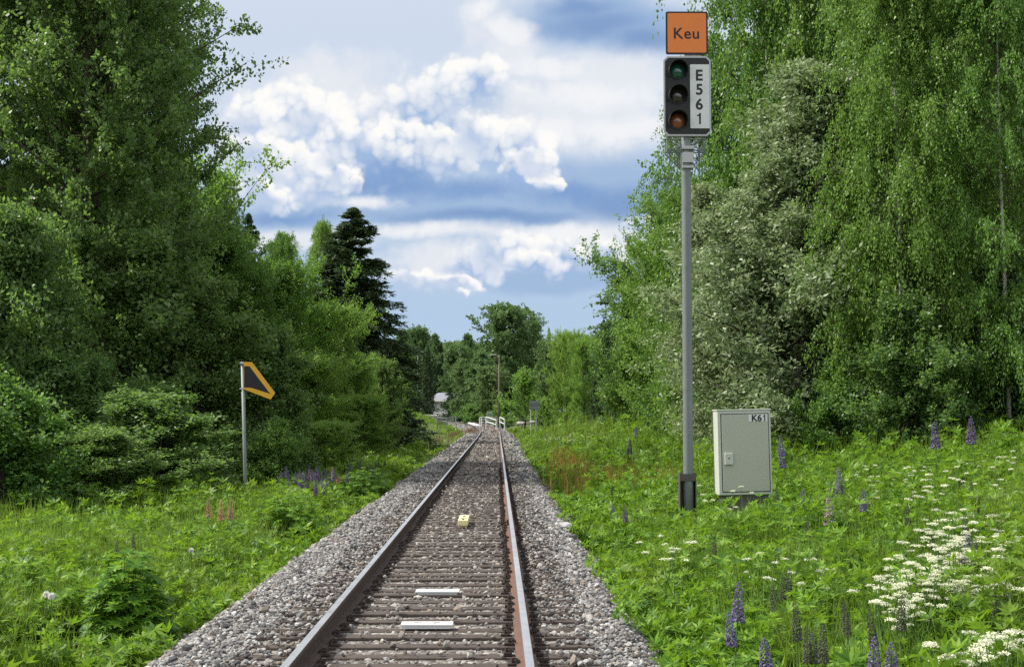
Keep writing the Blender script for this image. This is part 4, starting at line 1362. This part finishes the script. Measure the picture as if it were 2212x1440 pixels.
for (k_, px_, py_, s, lab) in single:
    x, y = drop(px_, py_, .72 * s)
    put(LUP, k_, x, y, s, lab, 'lupin', 'lupins', rr.uniform(0, 6))
for (px_, py_) in ((449, 1096), (478, 1103), (495, 1100)):
    x, y = drop(px_, py_, .72 * 1.15)
    put(LUP, 'pink', x, y, 1.15, 'pale salmon lupin left of the thin post with the yellow and black board', 'lupin', 'salmon lupins', rr.uniform(0, 6))
for i in range(70):
    px_, py_ = min(775, rr.gauss(690, 48)), rr.gauss(1036, 10)
    x, y = drop(px_, py_, .72)
    if x > xc(y) - 3.2: continue
    put(LUP, rr.choice(['purple', 'purple', 'purple', 'purple', 'dark', 'dark', 'pink']), x, y, rr.uniform(.8, 1.2), 'lupin in the crowded purple patch beyond the thin post, left of the gravel', 'lupin', 'lupins of the left patch', rr.uniform(0, 6))
for i in range(22):
    px_, py_ = rr.uniform(740, 850), rr.gauss(1000, 9)
    x, y = drop(px_, py_, .72)
    if x > xc(y) - 3.0: continue
    put(LUP, rr.choice(['purple', 'dark']), x, y, rr.uniform(.8, 1.1), 'shaded lupin at the edge of the far left gravel', 'lupin', 'shaded lupins', rr.uniform(0, 6))
for i in range(60):
    px_, py_ = rr.uniform(1250, 2200), rr.uniform(930, 1400)
    if px_ < 1330 and py_ > 1200: continue
    if 1440 < px_ < 1680 and py_ < 1100: continue
    s_ = 1.5 if py_ < 1040 else rr.uniform(.85, 1.1)
    x, y = drop(px_, py_, .72 * s_)
    if x < xc(y) + 2.6: continue
    put(LUP, rr.choice(['dark', 'dark', 'dark', 'purple']) if py_ < 1200 else 'dark', x, y, s_, 'fading lupin scattered in the green meadow right of the track', 'lupin', 'fading lupins', rr.uniform(0, 6))


def make_parsley(seed, heads):
    rg_ = np.random.default_rng(seed)
    t = empty('cow_parsley', (0, 0, 0))
    m = MB()
    m.tube([(0, 0, -.05), (0, 0, .45)], [.008, .006], 5)
    tops = []
    for i in range(heads):
        q = i / heads * 6.283 + rg_.uniform(-.4, .4); r_ = rg_.uniform(.06, .24)
        tp_ = (r_ * math.cos(q), r_ * math.sin(q), rg_.uniform(.66, .80)); tops.append(tp_)
        m.tube([(0, 0, rg_.uniform(.3, .45)), (tp_[0] * .6, tp_[1] * .6, .50), tp_], [.005, .004, .003], 4)
    m.build('stem', M['stalk'], t)
    for tp_ in tops:
        R_ = rg_.uniform(.032, .050)
        nU = 13
        P_ = []
        for k_ in range(nU):
            rad = R_ * math.sqrt((k_ + .3) / nU); q = k_ * 2.4
            for _ in range(9):
                P_.append((tp_[0] + rad * math.cos(q) + rg_.normal(0, .0045), tp_[1] + rad * math.sin(q) + rg_.normal(0, .0045), tp_[2] + .022 - 6.0 * rad * rad + rg_.normal(0, .004)))
        P_ = np.array(P_)
        ax = unit(np.stack([rg_.normal(size=len(P_)), rg_.normal(size=len(P_)), rg_.normal(0, .3, len(P_))], -1))
        nm = unit(np.stack([rg_.normal(0, .4, len(P_)), rg_.normal(0, .4, len(P_)), np.ones(len(P_))], -1))
        v, f = leaf_quads(P_, ax, nm, np.full(len(P_), .012), np.full(len(P_), .010))
        mesh_obj('flower_head', v, f, M['cream'], t)
    return t


PAR = {'a': [make_parsley(41, 5), False], 'b': [make_parsley(43, 7), False], 'c': [make_parsley(47, 3), False]}
spots = []
for i in range(46): spots.append((rr.gauss(2095, 85), rr.gauss(1195, 52), rr.choice('ab'), 'cow parsley in the thick white drift at the right edge', 'white flower drift'))
for i in range(22): spots.append((rr.gauss(1960, 60), rr.gauss(1265, 25), rr.choice('ab'), 'cow parsley at the near left end of the white drift', 'white flower drift'))
for (px_, py_) in ((2090, 1400), (2120, 1405), (2060, 1395), (2150, 1390), (2175, 1410)): spots.append((px_, py_, 'b', 'cow parsley at the lower right corner of the meadow', 'corner cow parsley'))
for (px_, py_) in ((1430, 1168), (1440, 1195), (1478, 1190), (1456, 1205)): spots.append((px_, py_, 'c', 'cow parsley in a small clump below the signal mast', 'clump below the mast'))
for (px_, py_) in ((1700, 1205), (1740, 1210), (1620, 1215), (1650, 1225), (1780, 1205), (1760, 1235), (1690, 1245)): spots.append((px_, py_, 'c', 'cow parsley in the loose row between the near lupins and the white drift', 'loose row of cow parsley'))
for (px_, py_) in ((1497, 1055), (1604, 1068), (1520, 1080), (1575, 1095)): spots.append((px_, py_, 'c', 'cow parsley at the foot of the mast and the cabinet', 'cow parsley by the cabinet'))
for i in range(26): spots.append((rr.uniform(1850, 2210), rr.uniform(985, 1080), 'c', 'cow parsley dotted over the upper bank on the right', 'cow parsley on the upper bank'))
for i in range(22): spots.append((rr.gauss(1225, 45), rr.gauss(945, 7), rr.choice('ab'), 'pale cow parsley massed on the far right bank', 'far cow parsley'))
for i in range(12): spots.append((rr.gauss(905, 25), rr.gauss(942, 8), rr.choice('ac'), 'pale cow parsley by the thicket on the far left', 'far left cow parsley'))
for (px_, py_, k_, lab, grp) in spots:
    x, y = drop(px_, py_, .74)
    put(PAR, k_, x, y, rr.uniform(.78, 1.14), lab, 'wildflower', grp, rr.uniform(0, 6))

for (px_, py_, lab) in ((100, 1284, 'white dandelion clock in the left meadow, left of a touching pair'), (111, 1286, 'white dandelion clock in the left meadow, right of a touching pair'), (413, 1189, 'white dandelion clock alone nearer the gravel on the left')):
    x, y = drop(px_, py_, .62)
    t = empty('dandelion', (x, y, float(ground_z(x, y))), lab, 'dandelion', 'dandelion clocks')
    m = MB(); m.tube([(0, 0, -.05), (.01, 0, .3), (0, 0, .60)], .005, 5); m.build('stem', M['stalk'], t)
    rg_ = np.random.default_rng(int(px_))
    d_ = unit(rg_.normal(size=(260, 3)))
    v, f = leaf_quads(d_ * .006 + np.array([0, 0, .62]), d_, unit(rg_.normal(size=(260, 3))), np.full(260, .032), np.full(260, .007))
    mesh_obj('seed_head', v, f, M['fluff'], t)

# bushy lupin clump at the lower left, in front of the gravel
def herb_clump(px_, py_, n, rx_, hh, label):
    x0_, y0_ = drop(px_, py_, .05)
    rg_ = np.random.default_rng(int(px_))
    t = empty('lupin_clump', (x0_, y0_, float(ground_z(x0_, y0_))), label, 'plant')
    u = unit(rg_.normal(size=(n, 3))); u[:, 2] = np.abs(u[:, 2])
    r_ = rg_.uniform(.35, 1, (n, 1)) ** .6
    c_ = u * r_ * np.array([rx_, rx_, hh]) + np.array([0, 0, .05])
    m = MB()
    for i in range(0, n, 4): m.tube([(c_[i, 0] * .15, c_[i, 1] * .15, -.05), (c_[i, 0] * .6, c_[i, 1] * .6, c_[i, 2] * .55), tuple(c_[i])], [.007, .005, .003], 4)
    m.build('stem', M['stalk'], t)
    nl = 8
    tl_ = unit(u * .6 + np.array([0, 0, 1.]) + rg_.normal(0, .25, (n, 3)))
    a_ = unit(np.cross(tl_, np.array([1., .1, 0]))); b_ = np.cross(tl_, a_)
    q = np.arange(nl) / nl * 6.283 + rg_.uniform(0, 6.28, (n, 1))
    ax = unit(a_[:, None] * np.cos(q)[..., None] + b_[:, None] * np.sin(q)[..., None] + tl_[:, None] * rg_.uniform(-.3, .3, (n, 1, 1)))
    ln = np.repeat(rg_.uniform(.07, .115, n), nl)
    v, f = leaf_quads(np.repeat(c_, nl, 0), ax.reshape(-1, 3), np.repeat(tl_, nl, 0), ln, ln * .33)
    mesh_obj('leaves', v, f, M['herb'], t)


herb_clump(272, 1405, 620, .46, .98, 'big leafy lupin clump at the gravel edge in the lower left corner')
herb_clump(625, 1175, 560, .75, .95, 'leafy lupin clump leaning over the gravel on the left, middle distance')
herb_clump(790, 1085, 420, .8, .95, 'leafy clump beside the gravel on the left, farthest of three')

# ------------------------------------------------------------------ beyond the bend
def railing(name, pts, hgt, nrail, mat, label, cat, group=None, rr_=.035, post=.05, y=0):
    p0 = Vector(pts[0])
    t = empty(name, p0, label, cat, group)
    for a, b in zip(pts[:-1], pts[1:]):
        a = Vector(a) - p0; b = Vector(b) - p0
        for k_ in range(nrail):
            z = hgt * (1 - k_ / max(nrail, 1) * .9)
            m = MB(); m.tube([a + Vector((0, 0, z)), b + Vector((0, 0, z))], rr_, 6); m.build('rail', M[mat], t)
    for q in pts:
        q = Vector(q) - p0
        m = MB(); m.tube([q + Vector((0, 0, -.5)), q + Vector((0, 0, hgt))], post, 8); m.build('post', M[mat], t)
    return t


def gp(px_, py_, y):                              # point at pixel and depth
    p = at(px_, py_, y); return (p.x, y, p.z)


railing('white_railing', [gp(1036, 921, 132), gp(1040, 919, 136), gp(1076, 920, 138)], .85, 3, 'white', 'white tubular railing with a mesh end left of the wooden lamp post', 'railing', 'white railings')
railing('white_railing', [gp(1050, 922, 126), gp(1072, 929, 124)], .95, 2, 'white', 'white slanting railing in front of the wooden lamp post', 'railing', 'white railings', .04)
railing('white_railing', [gp(1080, 923, 124), gp(1090, 928, 122)], .95, 2, 'white', 'short white slanting railing just right of the wooden lamp post', 'railing', 'white railings', .04)
f_ = railing('steel_fence', [gp(945, 916, 128), gp(965, 918, 126), gp(985, 913, 134)], 0.65, 2, 'galv', 'grey steel picket fence left of the bend', 'fence', None, .03)
m = MB()
for i in range(16):
    px_ = 945 + i * 1.35; a = Vector(gp(px_, 917, 127)) - f_.location
    m.tube([a, a + Vector((0, 0, .65))], .022, 5)
m.build('pickets', M['galv'], f_)
m = MB(); a = Vector(gp(1014, 914, 150)); b = Vector(gp(1037, 921, 140))
dv = (b - a).normalized(); nrm = Vector((-dv.y, dv.x, 0))
o = MB(); o.add([a + nrm * .2, b + nrm * .2, b - nrm * .2, a - nrm * .2, a + nrm * .2 + Vector((0, 0, .12)), b + nrm * .2 + Vector((0, 0, .12)), b - nrm * .2 + Vector((0, 0, .12)), a - nrm * .2 + Vector((0, 0, .12))], [(0, 3, 2, 1), (4, 5, 6, 7), (0, 1, 5, 4), (1, 2, 6, 5), (2, 3, 7, 6), (3, 0, 4, 7)])
o = o.build('edge_board', M['white']); tag(o, 'white edge board beside the rails in the bend', 'board')

# lamp posts
def lamp_post(px_, foot, top, y, mat, lx, label):
    p = at(px_, foot, y); z = float(ground_z(p.x, y))
    t = empty('lamp_post', (p.x, y, z), label, 'lamp post', 'lamp posts')
    hh = at(px_, top, y).z - z
    m = MB(); rp = .115 if mat == 'wood' else .045
    m = MB(); m.tube([(0, 0, -.3), (0, 0, hh)], [rp, rp * .7], 10); m.build('pole', M[mat], t, True)
    dx = at(lx, top, y).x - p.x
    m = MB(); m.tube([(0, 0, hh - .25), (dx * .6, 0, hh + .02), (dx, 0, hh + .02)], .03, 6); m.build('arm', M['galv'], t)
    m = MB(); m.box(dx - .26, dx + .26, -.10, .10, hh - .05, hh + .06, bev=.03); m.build('lamp_head', M['greysteel'], t)


lamp_post(1078, 930, 766, 136, 'wood', 1067, 'brown wooden lamp post right of the track bend')
lamp_post(902, 870, 760, 165, 'galv', 911, 'grey lamp post standing left of the white house')

# back of a board on two posts
y = 112; p = at(1155, 905, y); z = float(ground_z(p.x, y))
t = empty('notice_board', (p.x, y, z), 'grey back of a board on two posts at the edge of the right meadow', 'board')
k_ = y / FPX
zb, zt = at(1155, 884, y).z - z, at(1155, 865, y).z - z
m = MB(); m.box(-12 * k_, 12 * k_, -.02, .02, zb, zt, bev=.01); m.build('panel', M['galv'], t)
for s in (-8, 3.5):
    m = MB(); m.tube([(s * k_, .04, -.3), (s * k_, .04, zt)], .05, 8); m.build('post', M['greysteel'], t)
for zz in (zb + .15, zt - .15):
    m = MB(); m.box(-11 * k_, 11 * k_, -.035, -.0205, zz - .025, zz + .025); m.build('brace', M['greysteel'], t)
# grey relay cabinet
y = 146; p = at(1058, 905, y); z = float(ground_z(p.x, y))
t = empty('relay_cabinet', (p.x, y, z), 'small grey cabinet behind the white railings', 'cabinet')
h2 = at(1058, 889, y).z - z
m = MB(); m.box(-.32, .32, -.2, .2, 0, h2, bev=.02); m.box(-.36, .36, -.24, .24, h2 + .002, h2 + .05); m.build('body', M['greysteel'], t)
m = MB(); m.box(-.27, .27, -.215, -.2005, h2 * .12, h2 * .92); m.build('door', M['galv'], t)
# boulders at the meadow end
for (px_, py_, s, lab) in ((1124, 914, .28, 'pale boulder below the grey board'), (1150, 911, .2, 'smaller pale boulder right below the grey board')):
    yq = 108; p = at(px_, py_, yq)
    v, f = ico()
    o = mesh_obj('boulder', v * np.array([1.3, 1, .7]) * s * (1 + .15 * np.sin(np.arange(12) * 2.3))[:, None], f, M['rock'])
    o.location = (p.x, yq, p.z); tag(o, lab, 'boulder', 'boulders')

# white house with grey roof, and the house behind it
def house(px0, px1, foot, eave, ridge, y, wallm, label, depth=7.0, rz=0.0):
    a = at(px0, foot, y); b = at(px1, foot, y); z = a.z
    wv = (b.x - a.x) / 2
    he = at(px0, eave, y).z - z; hr = at(px0, ridge, y).z - z
    t = empty('house', ((a.x + b.x) / 2, y, z), label, 'house', None, rz)
    m = MB()
    vs = [(-wv, 0, -1.5), (wv, 0, -1.5), (wv, 0, he), (-wv, 0, he), (-wv, depth, -1.5), (wv, depth, -1.5), (wv, depth, he), (-wv, depth, he), (-wv, depth / 2, hr - .05), (wv, depth / 2, hr - .05)]
    m.add(vs, [(0, 1, 2, 3), (5, 4, 7, 6), (4, 0, 3, 8, 7), (1, 5, 6, 9, 2)])
    wl = m.build('wall', M[wallm], t)
    m = MB()
    ov = .45
    sl_ = (hr - he) / (depth / 2)
    for s, (ya, yb_) in ((1, (-ov, depth / 2)), (-1, (depth + ov, depth / 2))):
        za = he - ov * sl_ + .02; zb_ = hr + .02
        vs = [(-wv - ov, ya, za), (wv + ov, ya, za), (wv + ov, yb_, zb_), (-wv - ov, yb_, zb_)]
        vs += [(x_, y_, z_ + .16) for (x_, y_, z_) in vs]
        m.add(vs, [(0, 1, 2, 3), (7, 6, 5, 4), (0, 4, 5, 1), (1, 5, 6, 2), (2, 6, 7, 3), (3, 7, 4, 0)])
    rf = m.build('roof', M['roof'], t)
    m = MB(); m.box(wv * .2, wv * .2 + .6, depth / 2 - .3, depth / 2 + .3, hr - .1, hr + 1.0); m.build('chimney', M['concrete'], rf)
    m = MB(); m.box(-wv - ov, wv + ov, -ov - .03, -ov - .005, he - ov * sl_ - .08, he - ov * sl_ + .2); m.build('eave_board', M['white'], t)
    n = max(1, int(wv * 2 / 2.2))
    for i in range(n):
        cx_ = -wv + (i + .5) * 2 * wv / n
        m = MB(); m.box(cx_ - .5, cx_ + .5, -.05, -.002, he * .38, he * .78); fr = m.build('window', M['white'], t)
        m = MB(); m.box(cx_ - .42, cx_ - .03, -.058, -.051, he * .42, he * .74); m.box(cx_ + .03, cx_ + .42, -.058, -.051, he * .42, he * .74); m.build('pane', M['window'], fr)
    return t


house(924, 992, 892, 863, 850, 178, 'wall', 'low white house with a grey roof beyond the bend', 5, -.55)
house(896, 945, 880, 846, 822, 205, 'wall2', 'taller grey blue house with a grey roof behind the low white one', 9, .25)
# pale road in front of the house
a = at(905, 897, 170); b = at(1000, 897, 170)
zz = np.array([[a.x - 12, 168, a.z - .05], [b.x, 168, a.z - .05], [b.x, 174, a.z + .10], [a.x - 12, 174, a.z + .10]])
zz = np.concatenate([zz, zz - np.array([0, 0, .8])])
o = mesh_obj('road', zz, [(0, 1, 2, 3), (7, 6, 5, 4), (0, 4, 5, 1), (1, 5, 6, 2), (2, 6, 7, 3), (3, 7, 4, 0)], solid('pale gravel road', (.42, .40, .36), .95, var=.15, scale=2))
tag(o, 'pale gravel road in front of the white house', 'road', kind='structure')
